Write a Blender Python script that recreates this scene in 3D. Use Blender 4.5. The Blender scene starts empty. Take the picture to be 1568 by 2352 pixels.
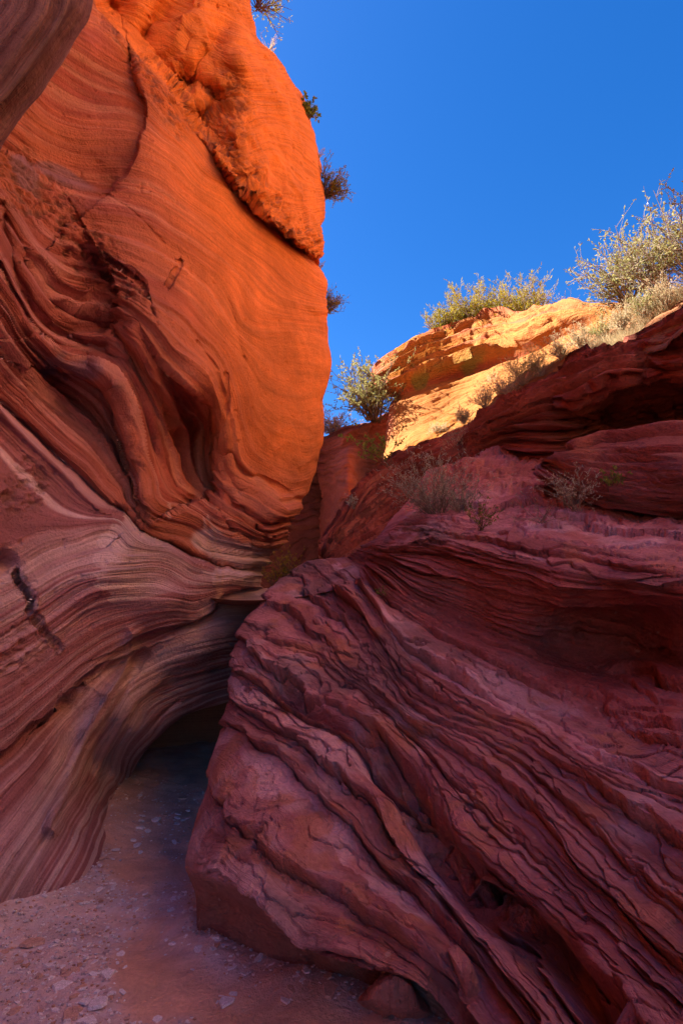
import bpy, math, random
import numpy as np
from mathutils import Vector
R = math.radians
rnd = random.Random(7)
nr = np.random.RandomState(11)
scene = bpy.context.scene

# ------------------------------------------------------------------ camera
PITCH, FPX, CX, CY = R(12), 1307.0, 784.0, 1176.0
CAM = np.array([0.0, 0.0, 1.6])
cam_data = bpy.data.cameras.new('camera')
cam = bpy.data.objects.new('camera', cam_data)
scene.collection.objects.link(cam)
scene.camera = cam
cam.location = CAM
cam.rotation_euler = (math.pi / 2 + PITCH, 0, 0)
cam_data.sensor_fit = 'VERTICAL'
cam_data.sensor_height = 36
cam_data.lens = 36 * FPX / 2352
cam_data.clip_start = 0.05
cam_data.clip_end = 3000

# ------------------------------------------------------------------ sky, sun, exposure
SUN_AZ, SUN_EL = R(-82), R(50)          # azimuth from +Y towards +X, elevation
world = bpy.data.worlds.new('World')
scene.world = world
world.use_nodes = True
wn, wl = world.node_tree.nodes, world.node_tree.links
wn.clear()
sky = wn.new('ShaderNodeTexSky')
sky.sky_type = 'NISHITA'
sky.sun_disc = False
sky.sun_elevation = SUN_EL
sky.sun_rotation = SUN_AZ
sky.altitude = 1500
sky.air_density = 1.0
sky.dust_density = 1.3
sky.ozone_density = 3.0
hs = wn.new('ShaderNodeHueSaturation')
hs.inputs['Hue'].default_value = 0.509
hs.inputs['Saturation'].default_value = 1.36
hs.inputs['Value'].default_value = 0.66
bg = wn.new('ShaderNodeBackground')
bg.inputs['Strength'].default_value = 0.082
wo = wn.new('ShaderNodeOutputWorld')
wl.new(sky.outputs[0], hs.inputs['Color'])
wl.new(hs.outputs[0], bg.inputs['Color'])
wl.new(bg.outputs[0], wo.inputs['Surface'])

sun_data = bpy.data.lights.new('sun', 'SUN')
sun_data.energy = 5.0
sun_data.angle = R(0.5)
sun_data.color = (1.0, 0.93, 0.82)
sun = bpy.data.objects.new('sun', sun_data)
scene.collection.objects.link(sun)
SUND = np.array([math.sin(SUN_AZ) * math.cos(SUN_EL), math.cos(SUN_AZ) * math.cos(SUN_EL), math.sin(SUN_EL)])
sun.rotation_euler = Vector(SUND).to_track_quat('Z', 'Y').to_euler()
sun.location = (-8, 12, 30)

scene.view_settings.view_transform = 'Standard'
scene.view_settings.look = 'None'
scene.view_settings.exposure = 2.45
scene.view_settings.gamma = 1
scene.view_settings.use_curve_mapping = False
scene.render.engine = 'CYCLES'
scene.cycles.diffuse_bounces = 6
scene.cycles.max_bounces = 8
scene.cycles.use_denoising = True

# ------------------------------------------------------------------ numeric helpers
cp_, sp_ = math.cos(PITCH), math.sin(PITCH)


def rays(px, py):
    h = (np.asarray(px, float) - CX) / FPX
    v = (CY - np.asarray(py, float)) / FPX
    h, v = np.broadcast_arrays(h, v)
    return np.stack([h, cp_ - sp_ * v, sp_ + cp_ * v], -1)


def at_t(px, py, t):
    return CAM + rays(px, py) * np.asarray(t, float)[..., None]


def y2t(py, Y):
    v = (CY - np.asarray(py, float)) / FPX
    return np.asarray(Y, float) / (cp_ - sp_ * v)


def floor_t(py, z=0.0):
    v = (CY - np.asarray(py, float)) / FPX
    return (CAM[2] - z) / -(sp_ + cp_ * v)


LAT = nr.rand(64, 64, 64).astype(np.float32) * 2 - 1


def noise(p, f=1.0, seed=0):
    """smooth value noise in -1..1 of points (..., 3)"""
    q = np.asarray(p, np.float32) * np.float32(1) * np.asarray(f, np.float32) + np.float32(seed * 17.37)
    i = np.floor(q).astype(np.int32)
    w = q - i
    w = w * w * w * (w * (w * 6 - 15) + 10)
    i0 = i & 63
    i1 = (i + 1) & 63
    x0, y0, z0 = i0[..., 0], i0[..., 1], i0[..., 2]
    x1, y1, z1 = i1[..., 0], i1[..., 1], i1[..., 2]
    wx, wy, wz = w[..., 0], w[..., 1], w[..., 2]
    a = LAT[x0, y0, z0] * (1 - wx) + LAT[x1, y0, z0] * wx
    b = LAT[x0, y1, z0] * (1 - wx) + LAT[x1, y1, z0] * wx
    c = LAT[x0, y0, z1] * (1 - wx) + LAT[x1, y0, z1] * wx
    d = LAT[x0, y1, z1] * (1 - wx) + LAT[x1, y1, z1] * wx
    a = a * (1 - wy) + b * wy
    c = c * (1 - wy) + d * wy
    return a * (1 - wz) + c * wz


def fbm(p, f=1.0, o=3, seed=0, g=0.5):
    s, a, n = 0, 1.0, 0
    for k in range(o):
        s = s + a * noise(p, np.asarray(f) * 2.03 ** k, seed + k)
        n += a
        a *= g
    return s / n * 1.4


def sstep(a, b, x):
    x = np.clip((x - a) / (b - a), 0, 1)
    return x * x * (3 - 2 * x)


class TPS:
    def __init__(self, pts, smooth=0.0):
        pts = np.array(pts, float)
        self.c = pts[:, :2] / 500.0
        n = len(pts)
        d = np.linalg.norm(self.c[:, None] - self.c[None], axis=2)
        K = self.k(d) + np.eye(n) * smooth
        P = np.hstack([np.ones((n, 1)), self.c])
        A = np.zeros((n + 3, n + 3))
        A[:n, :n] = K
        A[:n, n:] = P
        A[n:, :n] = P.T
        self.w = np.linalg.solve(A, np.concatenate([pts[:, 2], np.zeros(3)]))

    @staticmethod
    def k(d):
        return d * d * np.log(np.maximum(d, 1e-9))

    def __call__(self, px, py):
        px, py = np.broadcast_arrays(np.asarray(px, float), np.asarray(py, float))
        sh = px.shape
        x, y = px.ravel() / 500, py.ravel() / 500
        out = self.w[-3] + self.w[-2] * x + self.w[-1] * y
        for (cx, cy), w in zip(self.c, self.w[:-3]):
            d2 = (x - cx) ** 2 + (y - cy) ** 2
            out = out + w * 0.5 * d2 * np.log(np.maximum(d2, 1e-12))
        return out.reshape(sh)


def polydist(poly, px, py):
    """distance to a polyline and the side (+ = left of its direction as seen on the picture with y down)"""
    best = np.full(px.shape, 1e9)
    side = np.zeros(px.shape)
    for (ax, ay), (bx, by) in zip(poly[:-1], poly[1:]):
        dx, dy = bx - ax, by - ay
        L2 = dx * dx + dy * dy
        tt = np.clip(((px - ax) * dx + (py - ay) * dy) / L2, 0, 1)
        ex, ey = px - ax - tt * dx, py - ay - tt * dy
        d = np.hypot(ex, ey)
        s = np.sign(dx * (py - ay) - dy * (px - ax))
        m = d < best - 1e-6
        best = np.where(m, d, best)
        side = np.where(m, -s, side)
    return best, side


def pchip(x, Y, xq):
    """monotone cubic along axis 0: Y (n, ...) at x (n,) -> (len(xq), ...)"""
    x = np.asarray(x, float)
    h = np.diff(x)
    sh = (-1,) + (1,) * (Y.ndim - 1)
    dl = np.diff(Y, axis=0) / h.reshape(sh)
    D = np.zeros_like(Y)
    hh = h.reshape(sh)
    w1 = 2 * hh[1:] + hh[:-1]
    w2 = hh[1:] + 2 * hh[:-1]
    pr = dl[1:] * dl[:-1]
    with np.errstate(divide='ignore', invalid='ignore'):
        hm = (w1 + w2) / (w1 / dl[:-1] + w2 / dl[1:])
    D[1:-1] = np.where(pr > 0, hm, 0)
    D[0], D[-1] = dl[0], dl[-1]
    k = np.clip(np.searchsorted(x, xq, side='right') - 1, 0, len(x) - 2)
    s = ((xq - x[k]) / h[k]).reshape(sh)
    hk = h[k].reshape(sh)
    y0, y1, d0, d1 = Y[k], Y[k + 1], D[k], D[k + 1]
    return ((2 * s ** 3 - 3 * s ** 2 + 1) * y0 + (s ** 3 - 2 * s ** 2 + s) * hk * d0
            + (-2 * s ** 3 + 3 * s ** 2) * y1 + (s ** 3 - s ** 2) * hk * d1)


def crom(x, Y, xq):
    """smooth (finite-difference) cubic along axis 0"""
    x = np.asarray(x, float)
    D = np.gradient(Y, x, axis=0)
    h = np.diff(x)
    k = np.clip(np.searchsorted(x, xq, side='right') - 1, 0, len(x) - 2)
    sh = (-1,) + (1,) * (Y.ndim - 1)
    s = ((xq - x[k]) / h[k]).reshape(sh)
    hk = h[k].reshape(sh)
    return ((2 * s ** 3 - 3 * s ** 2 + 1) * Y[k] + (s ** 3 - 2 * s ** 2 + s) * hk * D[k]
            + (-2 * s ** 3 + 3 * s ** 2) * Y[k + 1] + (s ** 3 - s ** 2) * hk * D[k + 1])


def resample(row, K):
    row = np.array(row, float)
    L = np.concatenate([[0], np.cumsum(np.hypot(*np.diff(row[:, :2], axis=0).T))])
    return pchip(L / L[-1], row, np.linspace(0, 1, K))


def normals(P, face=None):
    du = np.gradient(P, axis=1)
    dv = np.gradient(P, axis=0)
    n = np.cross(du, dv)
    n /= np.linalg.norm(n, axis=-1, keepdims=True) + 1e-12
    return n


def toward_cam(N, P):
    """flip a whole grid of normals so that most face the camera"""
    s = np.sum(N * (CAM - P), -1)
    return N if np.median(s) > 0 else -N


# ------------------------------------------------------------------ object helpers
COLL = scene.collection


def tag(o, label=None, cat=None, group=None, kind=None):
    if label: o['label'] = label
    if cat: o['category'] = cat
    if group: o['group'] = group
    if kind: o['kind'] = kind
    return o


def raw_mesh(name, V, F, mat, parent=None, cols=None, strat=None, smooth=True):
    """V (n,3), F (m,4) or (m,3)"""
    me = bpy.data.meshes.new(name)
    V = np.ascontiguousarray(V, np.float32)
    F = np.ascontiguousarray(F, np.int32)
    k = F.shape[1]
    me.vertices.add(len(V))
    me.vertices.foreach_set('co', V.ravel())
    me.loops.add(F.size)
    me.loops.foreach_set('vertex_index', F.ravel())
    me.polygons.add(len(F))
    me.polygons.foreach_set('loop_start', np.arange(0, F.size, k, dtype=np.int32))
    me.polygons.foreach_set('loop_total', np.full(len(F), k, np.int32))
    me.polygons.foreach_set('use_smooth', np.full(len(F), smooth))
    me.update(calc_edges=True)
    if cols is not None:
        a = me.attributes.new('Col', 'FLOAT_COLOR', 'POINT')
        c = np.ones((len(V), 4), np.float32)
        c[:, :3] = np.clip(cols, 0.005, 0.95)
        a.data.foreach_set('color', c.ravel())
    if strat is not None:
        a = me.attributes.new('Strat', 'FLOAT', 'POINT')
        a.data.foreach_set('value', np.ascontiguousarray(strat, np.float32))
    me.materials.append(mat)
    o = bpy.data.objects.new(name, me)
    COLL.objects.link(o)
    if parent: o.parent = parent
    return o


def grid_obj(name, P, mat, parent=None, cols=None, strat=None, fmask=None, flip=False):
    nv, nu = P.shape[:2]
    idx = np.arange(nv * nu).reshape(nv, nu)
    F = np.stack([idx[:-1, :-1], idx[:-1, 1:], idx[1:, 1:], idx[1:, :-1]], -1).reshape(-1, 4)
    if flip: F = F[:, ::-1]
    V = P.reshape(-1, 3)
    C = cols.reshape(-1, 3) if cols is not None else None
    S = strat.ravel() if strat is not None else None
    if fmask is not None:
        F = F[fmask.ravel()]
        used, inv = np.unique(F, return_inverse=True)
        F = inv.reshape(-1, 4)
        V = V[used]
        C = C[used] if C is not None else None
        S = S[used] if S is not None else None
    return raw_mesh(name, V, F, mat, parent, C, S)


def empty(name, loc):
    o = bpy.data.objects.new(name, None)
    COLL.objects.link(o)
    o.location = loc
    o.empty_display_size = 0.1
    bpy.context.view_layer.update()
    return o


def adopt(child, parent):
    """parent keeping the child where it is (the parent is only translated)"""
    child.parent = parent
    child.location = -Vector(parent.location)
    return child


# ------------------------------------------------------------------ materials
def rock_material(name, fine=60.0, bump=0.6, band=14.0, band_amt=0.25, rough=0.85, speck=0.12, bdist=0.004, gain=1.0, band_bump=0.5):
    m = bpy.data.materials.new(name)
    m.use_nodes = True
    n, l = m.node_tree.nodes, m.node_tree.links
    n.clear()
    out = n.new('ShaderNodeOutputMaterial')
    b = n.new('ShaderNodeBsdfPrincipled')
    b.inputs['Roughness'].default_value = rough
    b.inputs['Specular IOR Level'].default_value = 0.25
    l.new(b.outputs[0], out.inputs['Surface'])
    col = n.new('ShaderNodeAttribute'); col.attribute_name = 'Col'
    st = n.new('ShaderNodeAttribute'); st.attribute_name = 'Strat'
    geo = n.new('ShaderNodeTexCoord')

    def mth(op, a, b_=None, c=None):
        x = n.new('ShaderNodeMath'); x.operation = op
        for i, v in enumerate((a, b_, c)):
            if v is None: continue
            if isinstance(v, (int, float)): x.inputs[i].default_value = v
            else: l.new(v, x.inputs[i])
        return x.outputs[0]

    def nz(vec, scale, detail=3.0, rg=0.55):
        x = n.new('ShaderNodeTexNoise')
        x.inputs['Scale'].default_value = scale
        x.inputs['Detail'].default_value = detail
        x.inputs['Roughness'].default_value = rg
        l.new(vec, x.inputs['Vector'])
        return x.outputs['Fac']
    obj = geo.outputs['Object']
    # bands: noise sampled along the bedding coordinate, drifting slowly through space
    sc = n.new('ShaderNodeVectorMath'); sc.operation = 'SCALE'; sc.inputs['Scale'].default_value = 0.7
    l.new(obj, sc.inputs[0])
    cmb = n.new('ShaderNodeCombineXYZ')
    l.new(mth('MULTIPLY', st.outputs['Fac'], band), cmb.inputs[0])
    ad = n.new('ShaderNodeVectorMath'); ad.operation = 'ADD'
    l.new(sc.outputs[0], ad.inputs[0]); l.new(cmb.outputs[0], ad.inputs[1])
    bands = nz(ad.outputs[0], 1.0, 4.0, 0.6)
    n1 = nz(obj, fine, 4.0, 0.6)
    n2 = nz(obj, 6.0, 4.0, 0.6)
    n3 = nz(obj, fine * 3.1, 2.0, 0.6)
    f = mth('MULTIPLY_ADD', mth('SUBTRACT', bands, 0.5), band_amt * 4, gain)
    f = mth('ADD', f, mth('MULTIPLY', mth('SUBTRACT', n1, 0.5), speck * 4))
    f = mth('ADD', f, mth('MULTIPLY', mth('SUBTRACT', n2, 0.5), speck * 4))
    mix = n.new('ShaderNodeVectorMath'); mix.operation = 'SCALE'
    l.new(col.outputs['Color'], mix.inputs[0]); l.new(f, mix.inputs['Scale'])
    l.new(mix.outputs[0], b.inputs['Base Color'])
    h = mth('ADD', mth('MULTIPLY', n1, 1.0), mth('MULTIPLY', n3, 0.35))
    h = mth('ADD', h, mth('MULTIPLY', bands, band_bump * 3))
    h = mth('ADD', h, mth('MULTIPLY', n2, 1.5))
    bp = n.new('ShaderNodeBump')
    bp.inputs['Strength'].default_value = bump
    bp.inputs['Distance'].default_value = bdist * 4
    l.new(h, bp.inputs['Height'])
    l.new(bp.outputs[0], b.inputs['Normal'])
    return m


def plain_material(name, col, rough=0.8, trans=0.0, var=0.25, scale=30.0):
    m = bpy.data.materials.new(name)
    m.use_nodes = True
    n, l = m.node_tree.nodes, m.node_tree.links
    b = n['Principled BSDF']
    b.inputs['Roughness'].default_value = rough
    b.inputs['Specular IOR Level'].default_value = 0.2
    tc = n.new('ShaderNodeTexCoord')
    nt = n.new('ShaderNodeTexNoise'); nt.inputs['Scale'].default_value = scale
    l.new(tc.outputs['Object'], nt.inputs['Vector'])
    cr = n.new('ShaderNodeValToRGB')
    c = np.array(col)
    cr.color_ramp.elements[0].position = 0.3
    cr.color_ramp.elements[1].position = 0.7
    cr.color_ramp.elements[0].color = (*(c * (1 - var)), 1)
    cr.color_ramp.elements[1].color = (*(np.minimum(c * (1 + var), 1)), 1)
    l.new(nt.outputs['Fac'], cr.inputs[0])
    l.new(cr.outputs[0], b.inputs['Base Color'])
    if trans > 0:
        tr = n.new('ShaderNodeBsdfTranslucent')
        l.new(cr.outputs[0], tr.inputs['Color'])
        mx = n.new('ShaderNodeMixShader'); mx.inputs[0].default_value = trans
        l.new(b.outputs[0], mx.inputs[1]); l.new(tr.outputs[0], mx.inputs[2])
        l.new(mx.outputs[0], n['Material Output'].inputs['Surface'])
    return m


M_WALL = rock_material('banded_sandstone', fine=45, band=22, band_amt=0.22, bump=0.9, speck=0.10, bdist=0.006)
M_LEDGE = rock_material('layered_sandstone', fine=40, band=40, band_amt=0.10, bump=1.0, speck=0.17, bdist=0.005, band_bump=0.35)
M_CLIFF = rock_material('rim_sandstone', fine=18, band=20, band_amt=0.12, bump=0.7, speck=0.1, bdist=0.01)
M_SAND = rock_material('wash_sand', fine=50, band=0, band_amt=0.0, bump=0.7, speck=0.12, bdist=0.006)


def mixc(a, b, w):
    w = w[..., None]
    return np.asarray(a) * (1 - w) + np.asarray(b) * w


def saw(w, e=0.14, notch=0.5, nw=0.05):
    r = w - np.floor(w)
    nw = nw * 1.5
    up = sstep(nw, nw + e * 0.6, r)
    return up * (1.02 - r) - notch * 1.6 * (1 - sstep(nw * 0.7, nw * 1.15, r)) * sstep(0, nw * 0.35, r)


def hashed(k, seed):
    k = np.floor(k).astype(np.int64)
    return LAT[(k * 7 + seed) & 63, (k * 13 + seed * 3) & 63, (k * 29 + 5) & 63] * 0.5 + 0.5


# ================================================================== LEFT CANYON WALL
def left_wall():
    sil = np.array([(-900, 470), (-600, 500), (-300, 535), (-60, 562), (0, 575), (30, 580), (90, 600), (130, 640), (185, 672), (240, 700), (290, 718), (350, 735), (430, 746), (480, 750),
                    (560, 748), (590, 742), (598, 730), (606, 726), (625, 738), (655, 751), (700, 748), (740, 750), (790, 752), (830, 758), (862, 756), (890, 748), (925, 736),
                    (960, 738), (1010, 735), (1040, 728), (1075, 722), (1120, 706), (1150, 690), (1180, 682), (1210, 668), (1240, 660), (1262, 640), (1280, 622), (1295, 615), (1306, 602),
                    (1318, 605), (1335, 602), (1345, 600), (1352, 612), (1372, 640), (1400, 680), (1560, 690), (1585, 620), (1600, 560), (1620, 490), (1640, 430), (1670, 380), (1700, 347), (1740, 318),
                    (1780, 298), (1810, 288), (1870, 268), (1980, 246), (2060, 190), (2180, 170), (2400, 120)], float)
    ys = np.concatenate([np.linspace(-900, -20, 70, endpoint=False), np.arange(-20, 1830, 2.35), np.linspace(1830, 2330, 150)])
    ex = pchip(sil[:, 0], sil[:, 1], ys)
    na, nw = 330, 26
    a = np.linspace(0, 1, na)
    aa = a ** 0.94
    PX = -110 + (ex[:, None] + 110) * aa[None]
    PY = np.repeat(ys[:, None], na, 1)
    T = TPS([(-110, 2300, 2.85), (0, 2120, float(floor_t(2120))), (140, 2060, float(floor_t(2060))), (240, 1980, float(floor_t(1980))), (268, 1880, float(floor_t(1880))), (290, 1812, float(floor_t(1812))),
             (170, 2250, 3.6), (0, 2300, 3.1),
             (-110, 1900, 3.0), (-110, 1500, 3.1), (-110, 1100, 3.4), (-110, 700, 3.6), (-110, 300, 4.0), (-110, -100, 4.6), (-110, -500, 5.5), (-110, -900, 8.5),
             (0, 1900, 3.35), (0, 1600, 3.5), (0, 1300, 3.7), (0, 1000, 4.05), (0, 700, 4.1), (0, 400, 4.7), (0, 100, 5.2),
             (150, 1850, 4.0), (150, 1600, 4.1), (150, 1350, 4.1), (150, 1000, 4.7), (150, 700, 4.9), (150, 400, 5.2), (150, 100, 5.6),
             (300, 1680, 5.0), (300, 1500, 4.8), (300, 1250, 4.7), (300, 1080, 5.1), (300, 900, 5.2), (300, 600, 5.3), (300, 300, 5.6), (300, 0, 6.4), (300, -450, 7.2), (300, -900, 10.5),
             (450, 1600, 6.0), (450, 1500, 5.6), (450, 1350, 5.4), (450, 1200, 5.7), (450, 900, 5.7), (450, 700, 5.9), (450, 450, 6.3), (450, 200, 6.9),
             (600, 1560, 7.1), (600, 1450, 6.8), (600, 1330, 6.5), (600, 1240, 6.4), (600, 1000, 6.6), (600, 750, 6.9), (600, 450, 7.3), (600, 150, 7.9), (540, -450, 8.6), (540, -900, 12.0),
             (700, 1450, 7.7), (690, 1130, 7.3), (720, 900, 7.8), (720, 650, 8.1), (730, 450, 8.5)], 1e-4)
    T = T(PX, PY)
    # ---- large relief
    UB = [(170, -300), (190, -60), (215, 15), (262, 70), (300, 110), (350, 170), (385, 205), (415, 260), (440, 300), (480, 345), (520, 400), (545, 440), (565, 465), (600, 505), (660, 552), (700, 580), (725, 597), (790, 612)]
    wob = 12 * noise(np.stack([PX / 40, PY / 40, PX * 0], -1), 1, 3) + 5 * noise(np.stack([PX / 14, PY / 14, PX * 0], -1), 1, 4)
    d, s = polydist(UB, PX + wob, PY + wob)
    up = (s > 0)
    sd = d * s
    farther = sstep(560, 400, PX)
    T += np.where(up, 1, 0) * (farther * (0.75 * sstep(0, 35, sd) * np.exp(-np.maximum(sd, 0) / 260)))
    T -= (1 - farther) * sstep(0, 10, sd) * (0.40 * np.exp(-np.maximum(sd, 0) / 170))
    T += (1 - farther) * 0.22 * np.exp(-((sd + 4) / 9) ** 2)
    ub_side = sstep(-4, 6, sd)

    def blob(cx, cy, rx, ry, ang, amt, p=2.0):
        nonlocal T
        c, sn = math.cos(R(ang)), math.sin(R(ang))
        X, Y = PX - cx, PY - cy
        q = np.hypot((X * c + Y * sn) / rx, (-X * sn + Y * c) / ry)
        g = np.exp(-q ** p)
        T = T + amt * g
        return g

    def step(poly, amt, fall, soft=5, wb=1.0):
        """push the left-hand side of the line back (amt>0) with a sharp edge on the line"""
        nonlocal T
        d, s = polydist(poly, PX + wb * 0.4 * wob, PY + wb * 0.4 * wob)
        sd = d * s
        T = T + amt * sstep(0, soft, sd) * np.exp(-np.maximum(sd, 0) / fall)

    def groove(poly, amt, w, wb=0.5):
        nonlocal T
        d, s = polydist(poly, PX + wb * 0.4 * wob, PY + wb * 0.4 * wob)
        T = T + amt * np.exp(-(d / w) ** 2)
        return d
    # scoop
    scoop = blob(205, 265, 135, 170, 25, 0.40, 3)
    step([(250, 440), (290, 405), (318, 350), (334, 290), (335, 230), (320, 180)], 0.24, 90, 7)
    step([(30, 360), (90, 395), (160, 420), (235, 438), (252, 438)], 0.22, 60, 8)
    # hollow above the banded apron
    hol = blob(195, 665, 95, 70, 40, 0.18, 2.2)
    step([(170, 770), (240, 765), (278, 745), (285, 700), (262, 650), (238, 605)], 0.2, 60, 6)
    # curved apron folds, left
    groove([(0, 470), (40, 560), (80, 650), (120, 705), (180, 738), (265, 750)], 0.10, 10)
    groove([(0, 505), (30, 600), (70, 700), (120, 755), (190, 790), (240, 795)], 0.12, 9)
    groove([(0, 610), (50, 720), (110, 780), (200, 815)], 0.08, 9)
    blob(20, 620, 30, 150, -25, -0.14)
    blob(240, 815, 55, 22, 10, 0.14)
    # alcove 3 and 4, slots
    al3 = blob(175, 935, 130, 34, 44, 0.42, 2.2)
    step([(130, 850), (200, 862), (245, 890), (272, 950), (288, 1030), (300, 1090)][::-1], 0.24, 45, 9)
    al4 = blob(438, 1040, 62, 112, -14, 0.75, 2.2)
    step([(430, 1170), (480, 1150), (500, 1090), (505, 1000), (490, 930), (462, 905)], 0.36, 60, 8)
    blob(340, 1010, 15, 75, -14, 0.20, 2.0)
    groove([(265, 765), (300, 815), (330, 890), (352, 960), (370, 1050), (400, 1120)], 0.08, 8)
    groove([(300, 760), (345, 840), (375, 910), (395, 990), (400, 1060), (430, 1130)], -0.10, 12)
    groove([(225, 845), (265, 880), (297, 950), (315, 1040), (325, 1130), (350, 1190)], -0.20, 15)
    groove([(455, 790), (500, 850), (520, 930), (508, 1000), (520, 1080), (545, 1130)], 0.07, 7)
    groove([(522, 860), (524, 940)], 0.05, 4)
    groove([(524, 690), (560, 830)], 0.03, 5)
    # shoulders
    blob(370, 760, 120, 90, 50, -0.30)
    blob(455, 870, 60, 55, 40, -0.22)
    blob(600, 820, 120, 260, 0, -0.15)
    blob(520, 1190, 140, 45, 15, -0.20)
    blob(645, 1180, 50, 60, 0, -0.30)
    groove([(525, 1040), (560, 1085), (640, 1115), (690, 1150)], 0.09, 6)
    groove([(515, 1130), (560, 1180), (600, 1215), (620, 1260)], 0.07, 6)
    groove([(500, 1175), (540, 1225), (600, 1260)], 0.06, 5)
    # the crease between upper and lower wall
    CR = [(-120, 830), (0, 925), (70, 990), (130, 1050), (180, 1092), (215, 1130), (250, 1160), (290, 1180), (325, 1222), (385, 1245), (440, 1278), (480, 1290), (500, 1302), (560, 1306), (625, 1312)]
    d, s = polydist(CR, PX + wob * 0.4, PY + wob * 0.4)
    sd = -d * s
    T += 0.20 * np.exp(-(d / 8) ** 2)
    T -= 0.34 * sstep(0, 14, sd) * np.exp(-np.maximum(sd, 0) / 120) * sstep(640, 480, PX)
    low = sstep(-3, 5, sd)
    # lens-shaped ledges near the tip of the lower wall
    step([(605, 1345), (560, 1345), (520, 1362), (480, 1400), (440, 1426), (380, 1440), (330, 1458), (300, 1475)], 0.26, 34, 6)
    groove([(470, 1290), (500, 1330), (560, 1320)], 0.03, 6)
    blob(545, 1325, 60, 15, -8, -0.12)
    blob(530, 1450, 110, 45, -22, -0.32)
    blob(400, 1380, 90, 40, -20, -0.16)
    blob(255, 1330, 90, 60, -20, -0.15)
    # smaller ledges, left
    step([(305, 1500), (280, 1508), (230, 1530), (190, 1570), (150, 1612)], 0.24, 36, 5)
    step([(150, 1612), (90, 1660), (40, 1705), (-60, 1790)], 0.14, 40, 5)
    groove([(310, 1460), (296, 1520), (250, 1600), (200, 1690), (160, 1790), (120, 1900)], -0.14, 16)
    groove([(330, 1500), (280, 1600), (220, 1720), (180, 1850)], 0.06, 10)
    # ceiling arcs of the alcove
    for k, (o, am) in enumerate([(0, .07), (34, .09), (66, .07), (100, .09)]):
        groove([(200 + o, 1900), (255 + o * .6, 1740 + o * .2), (320 + o * .4, 1625 + o * .3), (410, 1548 + o * .55), (560, 1490 + o * .8)], am, 9)
    # dark crack at the left
    hole = blob(6, 1290, 30, 22, 20, 0.16, 2)
    groove([(35, 1310), (52, 1340), (62, 1350), (75, 1372), (72, 1405)], 0.09, 3)
    groove([(75, 1405), (105, 1450), (140, 1490)], 0.03, 2.5)
    groove([(417, 597), (414, 612), (402, 628), (398, 640), (388, 656)], 0.05, 2.6, 0.0)
    groove([(240, 440), (300, 480), (340, 520), (380, 560)], 0.018, 3)
    groove([(240, 590), (300, 625), (330, 650), (345, 700), (360, 750)], 0.07, 3.5)
    groove([(560, 820), (595, 880)], 0.02, 3)
    # recesses in the upper block
    for (cx, cy, rx, ry, an, am) in [(495, 240, 40, 30, 20, .45), (445, 190, 34, 16, 20, .4), (440, 235, 45, 12, 15, -.25), (470, 290, 50, 40, 60, .3), (560, 150, 60, 25, 60, -.25), (430, 100, 30, 90, 20, -.3),
                                     (350, 60, 25, 80, 30, .3), (500, 100, 30, 60, 20, .2), (545, 330, 35, 70, 20, -.2), (590, 440, 26, 20, 30, -.2), (640, 505, 30, 22, 35, -.2), (560, 415, 26, 20, 35, .2),
                                     (525, 350, 18, 40, -20, .2), (690, 540, 25, 20, 20, -.12), (250, 20, 40, 60, 35, .35)]:
        blob(cx, cy, rx, ry, an, am)
    P0 = at_t(PX, PY, T)
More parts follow.
